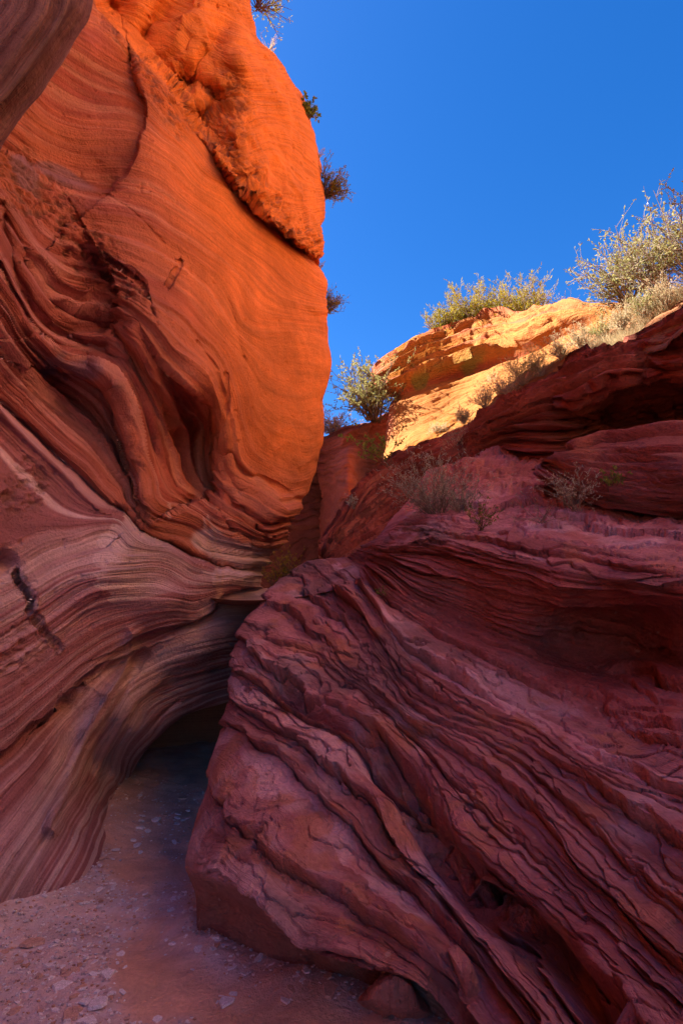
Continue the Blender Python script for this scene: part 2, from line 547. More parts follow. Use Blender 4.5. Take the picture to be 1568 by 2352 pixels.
    # ---- bedding coordinate
    SL = {1: [(150, 60), (250, 130), (330, 190), (400, 270), (500, 380), (620, 490), (745, 560)],
          2: [(60, 215), (130, 270), (200, 290), (320, 300), (420, 370), (520, 460), (640, 570), (750, 650)],
          3: [(20, 330), (110, 395), (250, 432), (340, 450), (440, 520), (560, 620), (750, 720)],
          3.3: [(560, 740), (640, 760), (755, 790)],
          3.6: [(590, 870), (640, 915), (742, 930)],
          3.8: [(610, 1010), (660, 1035), (732, 1040)],
          4: [(0, 430), (60, 520), (150, 600), (260, 640), (340, 680), (420, 740), (490, 810), (530, 880), (545, 960), (560, 1040), (620, 1090), (700, 1110)],
          4.5: [(40, 560), (100, 650), (180, 692), (262, 700), (320, 740), (370, 800), (430, 860), (480, 910), (500, 980), (505, 1050), (520, 1110), (580, 1150), (670, 1180)],
          5: [(0, 540), (60, 640), (110, 710), (180, 745), (262, 752), (310, 790), (345, 860), (385, 930), (420, 1000), (440, 1080), (480, 1140), (540, 1180), (640, 1215)],
          5.5: [(0, 590), (70, 710), (140, 780), (235, 800), (285, 840), (322, 910), (345, 980), (365, 1060), (400, 1130), (460, 1170), (530, 1205), (620, 1240)],
          6: [(0, 650), (60, 750), (130, 820), (210, 850), (255, 890), (290, 960), (312, 1040), (340, 1120), (400, 1170), (470, 1205), (560, 1240)],
          7: [(0, 740), (60, 820), (130, 890), (200, 950), (250, 1010), (280, 1080), (305, 1150), (340, 1190), (400, 1215), (480, 1255)],
          8: [(0, 830), (80, 910), (170, 1000), (240, 1075), (280, 1130), (320, 1190), (380, 1230), (470, 1275), (560, 1290)],
          9: CR[1:],
          10: [(-60, 1330), (60, 1290), (180, 1240), (300, 1255), (420, 1290), (520, 1318), (600, 1325)],
          11: [(-60, 1480), (60, 1420), (180, 1340), (300, 1320), (420, 1340), (500, 1345), (600, 1350)],
          12: [(-60, 1620), (50, 1560), (150, 1480), (260, 1420), (370, 1400), (450, 1400), (540, 1370), (610, 1362)],
          13: [(-60, 1760), (40, 1690), (140, 1600), (230, 1520), (310, 1470), (420, 1430), (520, 1400), (620, 1380)],
          14: [(-60, 1930), (60, 1790), (170, 1650), (270, 1540), (380, 1480), (480, 1450), (560, 1440), (660, 1420)],
          15: [(-60, 2080), (60, 1900), (160, 1750), (250, 1620), (350, 1530), (450, 1490), (560, 1470)],
          16: [(0, 2100), (100, 1930), (200, 1750), (290, 1610), (400, 1540), (560, 1500)],
          17: [(60, 2110), (170, 1900), (250, 1740), (330, 1620), (430, 1570), (560, 1530)],
          18: [(140, 2060), (220, 1900), (280, 1770), (340, 1680), (430, 1610), (560, 1570)],
          19: [(240, 1985), (275, 1850), (300, 1770), (360, 1700), (450, 1640), (560, 1600)]}
    pts = [(x, y, k) for k, r in SL.items() for (x, y) in r] + [(0, -400, -3), (500, -400, -2.5), (560, -100, -1.2), (250, 0, 0), (640, 200, .2), (480, 80, -.3), (700, 300, .6)]
    S = TPS(pts, 2e-4)(PX, PY)
    upS = PY / 75 - PX / 260 + 0.6 * noise(np.stack([PX / 160, PY / 160, PX * 0], -1), 1, 8)
    S = S * (1 - ub_side) + upS * ub_side
    # ---- rolled edge and wrap behind
    Q = np.clip((a - 0.93) / 0.07, 0, 1)
    roll = 1 - np.sqrt(np.maximum(1 - Q ** 2, 0))
    P0 = CAM + (P0 - CAM) * (1 + (0.055 * roll)[None, :, None])
    last = P0[:, -1]
    dirv = last - CAM
    dirv /= np.linalg.norm(dirv, axis=1, keepdims=True)
    kk = np.linspace(0, 1, nw + 1)[1:]
    wr = last[:, None] + dirv[:, None] * (kk * 1.7)[None, :, None] + np.array([-1.0, 0, -.15]) * (kk ** 1.3 * 2.6)[None, :, None]
    # carry the wall on towards and past the viewer, outside the frame
    ne = 46
    k2 = np.linspace(1, 0, ne + 1)[:-1]
    er = P0[:, :1] + np.array([-0.55, -1.0, 0.0]) * (k2 * 2.8)[None, :, None]
    P = np.concatenate([er, P0, wr], 1)
    ext = lambda A: np.concatenate([np.repeat(A[:, :1], ne, 1), A, np.repeat(A[:, -1:], nw, 1)], 1)
    S = ext(S) + np.concatenate([np.zeros(ne + na), kk * 0.6])[None]
    PXe, PYe = ext(PX), ext(PY)
    N = toward_cam(normals(P), P)
    low = ext(low); ubs = ext(ub_side); al3 = ext(al3); al4 = ext(al4); hole = ext(hole); scoop = ext(scoop); hol = ext(hol)
    # ---- strata relief
    SW = S + 0.05 * noise(P, 3.0, 5)
    z = P * np.array([0.35, 0.35, 0.35])

    def strat(f, seed):
        q = np.stack([SW * f, z[..., 0] + z[..., 2] * .5, z[..., 1]], -1)
        return noise(q, 1.0, seed)
    fold = sstep(-0.15, 0.5, noise(P, 0.9, 9))
    amp = 0.35 + 0.5 * fold
    left_fold = np.exp(-((PXe - 120) / 190) ** 2 - ((PYe - 720) / 190) ** 2) + np.exp(-((PXe - 360) / 150) ** 2 - ((PYe - 990) / 190) ** 2) + 0.8 * np.exp(-((PXe - 600) / 90) ** 2 - ((PYe - 1190) / 90) ** 2)
    amp = amp + 1.5 * np.clip(left_fold, 0, 1)
    amp = amp * (1 - 0.55 * ubs) * (1 - 0.35 * low)
    amp = amp + 0.9 * al3 + 1.3 * al4 + 0.8 * hol
    smooth_face = np.exp(-((PXe - 620) / 120) ** 2 - ((PYe - 850) / 220) ** 2)
    amp *= 1 - 0.6 * smooth_face
    s1 = strat(2.4, 1)
    s2 = strat(6.5, 2)
    s3 = strat(17, 3)
    s4 = strat(38, 4)
    ridge = lambda v: 1 - np.abs(v) * 2
    fl = 1 - 0.55 * low * sstep(1450, 1650, PYe)
    D = amp * (0.055 * s1 + 0.034 * ridge(s2) * fl + 0.015 * s3 * fl + 0.006 * s4 * fl)
    D += 0.05 * fbm(P, 0.8, 3, 21) + 0.006 * fbm(P, 7.0, 3, 25)
    # rough, pocked bands
    dband, _ = polydist([(40, 400), (120, 470), (200, 560), (270, 680)], PXe, PYe)
    rough = sstep(90, 20, dband + 25 * noise(P, 5, 31))
    rough = np.maximum(rough, sstep(95, 40, np.hypot((PXe - 60), (PYe - 1115) * 1.1) + 20 * noise(P, 5, 31)) * 0.8)
    rough = np.maximum(rough, sstep(80, 30, np.hypot((PXe - 60) * .8, (PYe - 1480) * .8) + 20 * noise(P, 4, 33)) * 0.6)
    d2, _ = polydist([(420, 190), (470, 280), (520, 390), (620, 500), (700, 565)], PXe, PYe)
    rough = np.maximum(rough, sstep(75, 15, d2 + 25 * noise(P, 3, 35)) * ubs * 0.9)
    rough = np.maximum(rough, sstep(0.35, 0.7, noise(P, 0.7, 36)) * ubs * 0.7)
    d3, _ = polydist([(240, 40), (300, 130), (360, 220), (420, 300)], PXe, PYe)
    rough = np.maximum(rough, sstep(30, 5, d3) * (1 - ubs) * 0.8)
    rn = fbm(P, np.array([14.0, 14.0, 22.0]), 3, 41)
    D += rough * (1 + ubs) * (0.030 * rn + 0.012 * fbm(P, 45, 2, 44))
    pits = noise(P, 16, 51)
    D -= 0.03 * sstep(0.80, 0.9, pits) * (1 - rough) * (0.4 + ubs)
    # pocket texture inside alcove 4
    D += al4 * 0.03 * fbm(P, 9, 3, 55)
    D += ubs * 0.035 * fbm(P, 2.6, 4, 57)
    jg = lambda f, sd, w: sstep(-w, w, noise(P, f, sd)) - 0.5
    d9, _ = polydist([(420, 60), (470, 200), (500, 330), (600, 470), (690, 560)], PXe, PYe)
    blk = ubs * (0.25 + 0.75 * sstep(120, 40, d9))
    D += blk * (0.10 * jg(0.9, 101, .07) + 0.07 * jg(1.7, 102, .08) + 0.04 * jg(3.4, 103, .12))
    P = P + N * D[..., None]
    # ---- rock colour, with bounce glow and skylight tint painted in
    b1 = strat(3.1, 11); b2 = strat(9.0, 12); b3 = strat(26.0, 13)
    A = np.array([0.50, 0.17, 0.10]); B = np.array([0.36, 0.095, 0.065]); Cc = np.array([0.62, 0.30, 0.21])
    C = mixc(A, B, sstep(-0.3, 0.6, b1 + 0.5 * b2))
    C = mixc(C, Cc, sstep(0.15, 0.6, b2 * 0.6 + b3 * 0.5 + 0.2 * b1) * 0.55)
    C = mixc(C, np.array([0.80, 0.23, 0.022]), ubs * 0.75)                         # orange bounce glow painted into the upper bed
    C = mixc(C, np.array([0.80, 0.23, 0.03]), sstep(380, 620, PXe + 0.25 * (900 - PYe)) * sstep(1230, 1000, PYe) * 0.7 * (1 - ubs))  # bounce glow painted in towards the upper right of the face
    C = mixc(C, mixc(np.array([0.34, 0.15, 0.18]), np.array([0.56, 0.35, 0.40]), sstep(-.3, .5, b2 + .5 * b1)), low * 0.85)  # mauve skylight tint painted into the lower bed
    C = mixc(C, mixc(np.array([0.34, 0.11, 0.12]), np.array([0.60, 0.30, 0.32]), sstep(-.3, .5, b2 + .5 * b1)), sstep(400, 120, PXe) * sstep(350, 650, PYe) * 0.75 * (1 - low) * (1 - ubs))  # skylight tint painted over the left folds too
    # bleached patches of the lower wall
    pale = np.zeros_like(S)
    pw = 10 * noise(np.stack([PXe / 30, PYe / 30, PXe * 0], -1), 1, 61)
    for poly, w in [([(300, 1165), (270, 1190), (240, 1220), (225, 1270), (215, 1300), (225, 1340), (250, 1370)], 0)]:
        d, s = polydist([tuple(q) for q in resample(poly, 20)], PXe + pw + 16 * b2 + 8 * b1, PYe + pw)
        pale = np.maximum(pale, sstep(-2, 3, -(-d * s)) * sstep(210, 60, d))
    pale *= sstep(-4, 4, -(PYe - (1395 - (PXe - 250) * 0.25))) * low
    d, s = polydist([(470, 1240), (560, 1275), (640, 1290)], PXe, PYe)
    pale = np.maximum(pale, sstep(34, 20, d + pw))
    d, s = polydist([(500, 1330), (560, 1325), (610, 1320)], PXe, PYe)
    pale = np.maximum(pale, sstep(24, 16, d + pw * .5) * .9)
    d, s = polydist([(300, 1510), (230, 1580), (180, 1640), (165, 1740), (100, 1880), (40, 2010), (0, 2060)], PXe, PYe)
    pale = np.maximum(pale, sstep(54, 30, d + pw * 1.5 + 14 * b2) * .45)
    d, s = polydist([(620, 1385), (520, 1400), (470, 1450), (420, 1490), (330, 1560), (230, 1760)], PXe, PYe)
    pale = np.maximum(pale, sstep(50, 26, d + pw * 1.5 + 14 * b2) * .7)
    lb = sstep(0.12, 0.45, strat(1.7, 91) + 0.4 * b2)
    pale = np.maximum(pale, lb * 0.55 * low)
    C = mixc(C, np.array([0.70, 0.56, 0.58]), np.clip(pale, 0, 1) * (0.75 + 0.25 * b2))
    # cross-cutting light veins
    for v in ([(460, 1190), (480, 1250), (495, 1300), (500, 1370), (480, 1420)], [(475, 1190), (498, 1250), (512, 1310), (505, 1380)], [(360, 1130), (385, 1190)]):
        d, s = polydist(v, PXe + pw * .4, PYe)
        C = mixc(C, np.array([0.66, 0.44, 0.36]), sstep(5, 2, d) * 0.6)
    # grey-violet patches
    for (cx, cy, rx, ry, an) in [(150, 405, 90, 18, 20), (60, 400, 24, 60, -25), (180, 845, 70, 20, 10), (120, 840, 20, 60, 40)]:
        c, sn = math.cos(R(an)), math.sin(R(an))
        X, Y = PXe - cx, PYe - cy
        q = np.hypot((X * c + Y * sn) / rx, (-X * sn + Y * c) / ry) + 0.3 * noise(P, 4, 63)
        C = mixc(C, np.array([0.26, 0.17, 0.24]), sstep(1.15, 0.7, q) * 0.7)
    C = mixc(C, np.array([0.20, 0.10, 0.08]), rough * sstep(-0.1, 0.6, -rn) * 0.75)  # shade painted into the hollows of the rough bands
    # vertical water streaks on the bright face
    st = noise(np.stack([PXe / 26, PYe / 400, PXe * 0], -1), 1, 71)
    C = C * (1 + 0.12 * st[..., None] * sstep(350, 500, PXe)[..., None])
    C = C * (1 + 0.16 * fbm(P, 2.2, 3, 73)[..., None])
    # parts
    fa = lambda A: A[:-1, :-1]
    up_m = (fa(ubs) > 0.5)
    lo_m = (fa(low) > 0.5) & ~up_m
    wall = empty('canyon_wall_left', (-2, 5, 0))
    tag(wall, 'tall banded red and orange sandstone wall filling the left side', kind='structure')
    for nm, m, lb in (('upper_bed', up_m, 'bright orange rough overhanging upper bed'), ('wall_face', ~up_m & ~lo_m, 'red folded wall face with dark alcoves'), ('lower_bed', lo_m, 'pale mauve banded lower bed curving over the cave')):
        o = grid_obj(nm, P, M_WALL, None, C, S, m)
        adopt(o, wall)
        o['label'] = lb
    return P


LW = left_wall()


# ================================================================== NEAR OVERHANG, TOP LEFT
def overhang():
    sil = np.array([(-500, 240), (-200, 228), (-60, 218), (10, 212), (60, 192), (110, 160), (160, 128), (205, 98), (260, 50), (300, 20), (335, -4), (390, -45), (450, -90), (560, -140)], float)
    ys = np.linspace(-500, 560, 210)
    ex = pchip(sil[:, 0], sil[:, 1], ys)
    na, nw = 110, 20
    a = np.linspace(0, 1, na)
    PX = -900 + (ex[:, None] + 900) * a[None] ** 0.6
    PY = np.repeat(ys[:, None], na, 1)
    T = 2.7 + 0.0006 * (300 - PY) + 0.0012 * (PX - 200) * -0.4
    P0 = at_t(PX, PY, T)
    Q = np.clip((a - 0.7) / 0.3, 0, 1)
    roll = 1 - np.sqrt(np.maximum(1 - Q ** 2, 0))
    P0 = CAM + (P0 - CAM) * (1 + (0.16 * roll)[None, :, None])
    last = P0[:, -1]
    dirv = last - CAM
    kk = np.linspace(0, 1, nw + 1)[1:]
    wr = last[:, None] + dirv[:, None] * (kk * 0.5)[None, :, None] + np.array([-1.0, 0, .2]) * (kk ** 1.5 * 1.4)[None, :, None]
    P = np.concatenate([P0, wr], 1)
    N = toward_cam(normals(P), P)
    ext = lambda A: np.concatenate([A, np.repeat(A[:, -1:], nw, 1)], 1)
    PXe, PYe = ext(PX), ext(PY)
    S = (PXe - pchip(sil[:, 0], sil[:, 1], ys)[:, None]) / 60 + PYe / 900 + 0.25 * noise(P, 1.5, 3)
    S = S + np.concatenate([np.zeros(na), kk * 2])[None]
    q = lambda f, s: noise(np.stack([S * f, P[..., 1] * .6, P[..., 2] * .6], -1), 1, s)
    b = q(1.3, 1); b2 = q(4, 2)
    D = 0.05 * b + 0.018 * b2 + 0.02 * fbm(P, 3, 3, 4)
    P = P + N * D[..., None]
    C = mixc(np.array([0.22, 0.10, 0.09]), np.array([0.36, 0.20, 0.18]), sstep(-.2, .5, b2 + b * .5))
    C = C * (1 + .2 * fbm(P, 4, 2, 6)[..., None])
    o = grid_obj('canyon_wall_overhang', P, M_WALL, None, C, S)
    tag(o, 'dark shaded rock lip bulging into the top left corner', kind='structure')


overhang()


# ================================================================== LAYERED OUTCROP (right foreground)
def net_surface(rows, tf, K, us, vs, wrap=None, top_wrap=None):
    """rows: polylines on the picture; tf(px,py) -> camera depth. Returns world grid (len(vs), len(us)+wrap)"""
    RW = np.stack([resample(r, K) for r in rows])            # (n, K, 2)
    W = at_t(RW[..., 0], RW[..., 1], tf(RW[..., 0], RW[..., 1]))
    full = np.concatenate([W, RW], -1)
    if top_wrap is not None:
        for off in top_wrap:
            r = full[-1].copy()
            r[:, :3] += np.asarray(off)
            full = np.concatenate([full, r[None]], 0)
    n = full.shape[0]
    G = pchip(np.arange(n), full, vs)
    G = np.swapaxes(crom(np.linspace(0, 1, K), np.swapaxes(G, 0, 1), us), 0, 1)
    return G[..., :3], G[..., 3:]


E_ROWS = [
    [(450, 2130), (462, 2200), (515, 2245), (640, 2285), (800, 2335), (1000, 2440), (1080, 2520)],
    [(427, 1972), (440, 1985), (500, 2010), (558, 2035), (632, 2104), (714, 2163), (789, 2200), (878, 2222), (960, 2250), (1040, 2330), (1110, 2450)],
    [(476, 1800), (490, 1844), (525, 1885), (555, 1934), (600, 1950), (635, 1990), (700, 2030), (784, 2070), (884, 2143), (984, 2213), (1060, 2290), (1150, 2430)],
    [(506, 1684), (560, 1694), (590, 1724), (635, 1739), (685, 1779), (720, 1814), (745, 1854), (805, 1899), (845, 1954), (885, 2010), (949, 2068), (1009, 2128), (1050, 2175), (1134, 2268), (1230, 2410)],
    [(526, 1604), (555, 1645), (625, 1680), (665, 1708), (710, 1734), (750, 1775), (795, 1815), (850, 1865), (880, 1920), (915, 1974), (960, 2020), (1020, 2075), (1100, 2170), (1200, 2310), (1270, 2400)],
    [(535, 1529), (575, 1572), (615, 1599), (660, 1634), (720, 1668), (785, 1690), (835, 1740), (890, 1800), (935, 1870), (990, 1960), (1070, 2050), (1160, 2150), (1260, 2280), (1340, 2400)],
    [(548, 1475), (580, 1500), (640, 1559), (685, 1589), (725, 1620), (775, 1640), (835, 1665), (870, 1700), (925, 1768), (969, 1840), (1024, 1935), (1084, 1975), (1144, 2025), (1284, 2150), (1409, 2290), (1480, 2400), (1540, 2500)],
    [(562, 1430), (600, 1458), (660, 1480), (715, 1500), (745, 1530), (775, 1552), (820, 1584), (850, 1615), (890, 1640), (925, 1684), (965, 1724), (1009, 1783), (1084, 1863), (1154, 1928), (1234, 1993), (1384, 2118), (1459, 2208), (1620, 2370), (1720, 2470)],
    [(604, 1375), (640, 1395), (680, 1425), (725, 1462), (760, 1500), (810, 1545), (850, 1580), (900, 1620), (960, 1680), (1030, 1730), (1104, 1780), (1159, 1838), (1234, 1898), (1300, 1970), (1384, 2048), (1434, 2108), (1568, 2228), (1670, 2310)],
    [(660, 1322), (690, 1345), (720, 1380), (765, 1420), (805, 1459), (845, 1504), (890, 1555), (940, 1612), (1000, 1655), (1060, 1690), (1129, 1720), (1180, 1758), (1234, 1800), (1290, 1855), (1359, 1910), (1430, 1990), (1500, 2060), (1568, 2120), (1680, 2200)],
    [(700, 1294), (735, 1320), (785, 1375), (830, 1415), (870, 1475), (925, 1550), (975, 1590), (1040, 1630), (1120, 1668), (1209, 1712), (1280, 1755), (1359, 1810), (1434, 1870), (1500, 1915), (1568, 1970), (1690, 2040)],
    [(748, 1285), (790, 1315), (838, 1365), (880, 1430), (930, 1490), (1025, 1550), (1125, 1605), (1220, 1655), (1320, 1705), (1434, 1765), (1568, 1840), (1700, 1900)],
    [(795, 1280), (822, 1302), (855, 1349), (895, 1395), (975, 1450), (1075, 1499), (1209, 1570), (1400, 1650), (1568, 1720), (1700, 1770)],
    [(812, 1272), (845, 1288), (880, 1305), (940, 1351), (1034, 1391), (1134, 1435), (1234, 1470), (1384, 1500), (1568, 1530), (1700, 1545)],
    [(830, 1255), (868, 1262), (910, 1268), (975, 1265), (1064, 1282), (1134, 1296), (1224, 1318), (1309, 1345), (1459, 1358), (1568, 1375), (1700, 1390)],
    [(862, 1234), (904, 1222), (984, 1222), (1059, 1240), (1184, 1250), (1274, 1270), (1384, 1290), (1568, 1325), (1700, 1345)],
    [(895, 1196), (950, 1185), (1050, 1185), (1184, 1195), (1334, 1210), (1568, 1240), (1700, 1255)],
    [(945, 1140), (1030, 1110), (1100, 1095), (1200, 1090), (1300, 1120), (1450, 1150), (1568, 1165), (1700, 1175)],
    [(990, 1080), (1070, 1062), (1160, 1040), (1250, 1060), (1320, 1085), (1450, 1110), (1568, 1125), (1700, 1130)],
]


def outcrop():
    pts = [(445, 2175, 3.5), (490, 2215, 3.42), (640, 2260, 3.22), (820, 2310, 3.02), (1000, 2400, 2.7),
           (432, 1985, 3.55), (430, 2080, 3.5), (540, 2030, 3.08), (632, 2104, 2.84), (789, 2200, 2.64), (960, 2240, 2.52), (1100, 2450, 2.3),
           (476, 1800, 4.0), (560, 1850, 3.6), (508, 1684, 4.2), (700, 1980, 3.2), (850, 2080, 2.95), (700, 1750, 3.75), (535, 1550, 4.55), (562, 1432, 5.05), (606, 1372, 5.4), (660, 1322, 5.9), (700, 1294, 6.2),
           (812, 1276, 6.1), (862, 1236, 5.9), (700, 1450, 4.9), (780, 1350, 5.5), (900, 1450, 4.6), (850, 1600, 4.1), (800, 1850, 3.35), (1000, 1650, 3.8), (950, 1900, 3.2), (1050, 1830, 3.2), (1200, 1800, 3.1), (1060, 2060, 2.85),
           (1100, 2200, 2.6), (1160, 1980, 2.72), (1300, 2050, 2.5), (1300, 2250, 2.3), (1400, 2300, 2.1), (1568, 2300, 1.95), (1700, 2300, 1.8), (1568, 2050, 2.2), (1568, 1800, 2.7), (1700, 1800, 2.5), (1300, 1650, 3.5), (1568, 1620, 3.15),
           (1100, 1500, 4.35), (1000, 1380, 4.95), (1100, 1400, 4.85), (1300, 1470, 4.7), (1450, 1450, 4.7), (1568, 1480, 4.2), (1700, 1450, 3.9), (930, 1262, 5.4), (1064, 1278, 4.75), (1224, 1315, 4.2), (1309, 1343, 3.95), (1460, 1358, 3.7), (1568, 1370, 3.5), (1700, 1385, 3.3),
           (984, 1222, 5.25), (1184, 1250, 4.4), (1384, 1290, 3.95), (1568, 1325, 3.6), (1700, 1345, 3.4), (950, 1187, 5.8), (1184, 1197, 5.0), (1334, 1210, 4.6), (1568, 1240, 4.15), (945, 1140, 6.6), (1100, 1095, 6.3), (1300, 1120, 5.6), (1568, 1165, 4.8), (1700, 1175, 4.6),
           (990, 1080, 7.4), (1160, 1040, 7.0), (1320, 1085, 6.2), (1568, 1125, 5.3)]
    pts = [(x, y, float(y2t(y, Y))) for x, y, Y in pts]
    tf = TPS(pts, 3e-4)
    K = 36
    nu = 520
    # denser sampling of v where rows are far apart
    n = len(E_ROWS)
    gaps = []
    for r0, r1 in zip(E_ROWS[:-1], E_ROWS[1:]):
        a_, b_ = resample(r0, K), resample(r1, K)
        gaps.append(np.mean(np.hypot(*(a_ - b_).T)))
    vs = [np.linspace(k, k + 1, max(24, int(gaps[k] / 1.85)), endpoint=False) for k in range(n - 1)]
    vs = np.concatenate(vs + [np.linspace(n - 1, n + 1, 40)])
    us = np.linspace(0, 1, nu) ** 1.0
    P, PX = net_surface(E_ROWS, tf, K, us, vs, top_wrap=[(0.2, 0.5, -0.15), (0.4, 1.6, -1.2)])
    V = np.repeat(vs[:, None], nu, 1)
    U = np.repeat(us[None], len(vs), 0)
    # roll the left edge away and wrap it behind
    nw = 46
    first = P[:, :1]
    Q = np.clip(1 - us / 0.06, 0, 1)
    roll = 1 - np.sqrt(np.maximum(1 - Q ** 2, 0))
    P = P + (P - CAM) * (0.035 * roll)[None, :, None]
    first = P[:, :1]
    dirv = first - CAM
    dirv = dirv / np.linalg.norm(dirv, axis=-1, keepdims=True)
    kk = np.linspace(1, 0, nw + 1)[:-1]
    wr = first + dirv * (kk * 1.3)[None, :, None] + np.array([1.0, 0.1, -.1]) * (kk ** 1.5 * 1.5)[None, :, None]
    # carry the beds on to the right, past the frame
    ne = 56
    tg = P[:, -1:] - P[:, -8:-7]
    tg = tg / np.linalg.norm(tg, axis=-1, keepdims=True)
    k2 = np.linspace(0, 1, ne + 1)[1:]
    dr = tg * (1 - k2)[None, :, None] * 0.8 + np.array([1.0, -0.45, 0.0])
    er = P[:, -1:] + dr * (k2 * 1.9)[None, :, None]
    P = np.concatenate([wr, P, er], 1)
    V = np.concatenate([np.repeat(V[:, :1], nw, 1), V, np.repeat(V[:, -1:], ne, 1)], 1)
    PXe = np.concatenate([np.repeat(PX[:, :1], nw, 1), PX, np.repeat(PX[:, -1:], ne, 1)], 1)
    PX_, PY_ = PXe[..., 0], PXe[..., 1]
    N = toward_cam(normals(P), P)
    # smooth the base normals a little
    for _ in range(6):
        N[1:-1] = (N[:-2] + N[2:] + 2 * N[1:-1]) / 4
        N[:, 1:-1] = (N[:, :-2] + N[:, 2:] + 2 * N[:, 1:-1]) / 4
    N /= np.linalg.norm(N, axis=-1, keepdims=True)
    dP = np.gradient(P, axis=0)
    Tv = dP / (np.linalg.norm(dP, axis=-1, keepdims=True) + 1e-9)
    size = np.linalg.norm(P - CAM, axis=-1) / 3.6              # layers keep a natural thickness, slightly thinner far off
    jag = lambda f, sd, w=0.12: sstep(-w, w, noise(P, f, sd)) - 0.5
    warp = 0.22 * noise(P, 1.1, 1) + 0.13 * noise(P, 3.7, 2) + (1 - 0.75 * sstep(8.5, 11, V)) * (0.15 * jag(2.6, 43) + 0.13 * jag(5.5, 44) + 0.08 * jag(11, 45, .2)) + 0.04 * noise(P, 14, 3) + 0.02 * noise(P, 31, 4)
    warp = warp * (1 - 0.5 * sstep(3.8, 2.8, V))
    upper = sstep(11.6, 12.4, V) * sstep(14.6, 14.0, V)          # the finely bedded concave wall
    shelf = sstep(15.0, 15.7, V)
    base = sstep(1.05, 0.75, V)
    lowr = (1 - upper) * (1 - shelf) * (1 - base)
    W1 = V + warp * (0.9 - 0.5 * base)
    a1 = (0.25 + 1.5 * hashed(W1, 3) ** 1.3) * sstep(-0.8, 0.1, noise(P, 0.9, 5))
    D = lowr * 0.125 * (1 - 0.45 * sstep(4.4, 3.4, V)) * a1 * saw(W1 - 0.02, 0.085, 0.85, 0.045)
    W2 = V * 2.3 + warp * 2.4 * (1 - .7 * upper) + 0.5 * noise(P, 2.3, 6) * (1 - .6 * upper)
    a2 = (0.15 + 1.1 * hashed(W2, 7)) * sstep(-0.15, 0.25, noise(P, 1.9, 7) + 0.3 * upper + 0.3 * shelf)
    a2 = a2 * (1 - 0.75 * sstep(3.6, 2.9, V)) * (1 + 0.35 * np.exp(-((V - 5.2) / 1.4) ** 2))
    D += (lowr * 0.015 + upper * 0.080 + shelf * 0.045) * a2 * saw(W2, 0.10, 0.8, 0.05)
    W3 = V * 7.3 + warp * 4.5 * (1 - .75 * upper) + 1.3 * noise(P, 1.9, 8) * (1 - .5 * upper)
    r1 = W1 - np.floor(W1)
    nearedge = np.clip(1.3 - r1 * 4.5, 0.03, 1)
    a3 = (0.1 + 1.2 * hashed(W3, 11)) * sstep(-0.35, 0.35, noise(P, 2.6, 9) + .2 * upper)
    D += (lowr * 0.022 * (nearedge + .08) + upper * 0.036 + shelf * 0.022) * a3 * saw(W3, 0.16, 0.7, 0.08)
    W4 = V * 17 + warp * 7 * (1 - .7 * upper) + 0.8 * noise(P, 9, 10) * (1 - .5 * upper)
    D += (lowr * 0.010 * nearedge + upper * 0.020 + shelf * 0.006) * (0.2 + hashed(W4, 13)) * saw(W4, 0.35, 0.2, 0.1)
    D += 0.03 * fbm(P, 1.3, 3, 15) * (1 - .6 * sstep(4.2, 3.4, V)) + 0.007 * fbm(P, 9, 4, 17) + upper * 0.008 * fbm(P, 6, 3, 19)
    lo5 = 1 - 0.6 * sstep(3.8, 2.8, V)
    W5 = V * 1.3 + 1.9 * noise(P, 1.2, 71) * lo5 + 0.7 * noise(P, 3.3, 72) * lo5 + 0.30 * noise(P, 9, 73) + 0.1 * noise(P, 24, 74)
    D += lowr * 0.020 * (1 - .45 * sstep(4.2, 3.4, V)) * (0.3 + hashed(W5, 17)) * saw(W5, 0.07, 0.9, 0.028)
    W6 = V * 3.1 + 2.6 * noise(P, 2.0, 81) * lo5 + 1.0 * noise(P, 5.5, 82) * lo5 + 0.35 * noise(P, 15, 83)
    D += lowr * 0.008 * hashed(W6, 19) * sstep(-.2, .3, noise(P, 1.4, 84)) * saw(W6, 0.10, 0.9, 0.04)
    # chips: patches where a thin sheet has spalled off
    ch = noise(P, np.array([3.0, 3.0, 3.0]), 23) + 0.35 * noise(P, 11, 24)
    D -= lowr * 0.012 * sstep(0.02, 0.06, ch) + lowr * 0.010 * sstep(0.42, 0.45, ch)
    # the dark cleft running down to the lower right
    cl = [(800, 1690), (850, 1760), (934, 1800), (969, 1868), (1000, 1930), (1050, 2000), (1110, 2050), (1190, 2115), (1270, 2195), (1350, 2290), (1450, 2420)]
    d, s = polydist(cl, PX_, PY_)
    wob = 10 * noise(P, 3, 27)
    D -= 0.36 * np.exp(-(np.maximum(d + wob * .5, 0) / 42) ** 2) * sstep(790, 960, PX_)
    d, s = polydist([(640, 1580), (700, 1625), (790, 1672), (840, 1700)], PX_, PY_)
    D -= 0.13 * np.exp(-((d + wob) / 15) ** 2)
    # dark undercut pocket under the shelf
    D -= 0.18 * np.exp(-((PX_ - 1440) / 190) ** 2 - ((PY_ - 1440) / 60) ** 2)
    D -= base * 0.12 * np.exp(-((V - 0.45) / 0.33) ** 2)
    D += shelf * 0.045 * fbm(P, 4, 4, 29) * sstep(16.0, 16.6, V)
    soil = sstep(15.9, 16.5, V + 0.3 * noise(P, 2, 30))
    D += soil * 0.02 * fbm(P, 14, 3, 31)
    Ue = np.concatenate([np.zeros(nw), us, np.ones(ne)])[None]
    D = D * (0.3 + 0.7 * sstep(0, 0.10, Ue)) * size ** 0.6
    lip = np.maximum(D, 0) * 0.2
    P = P + N * D[..., None] - Tv * lip[..., None]
    # colour
    b = noise(np.stack([W3 * 0.5, P[..., 0], P[..., 1]], -1), 1, 33)
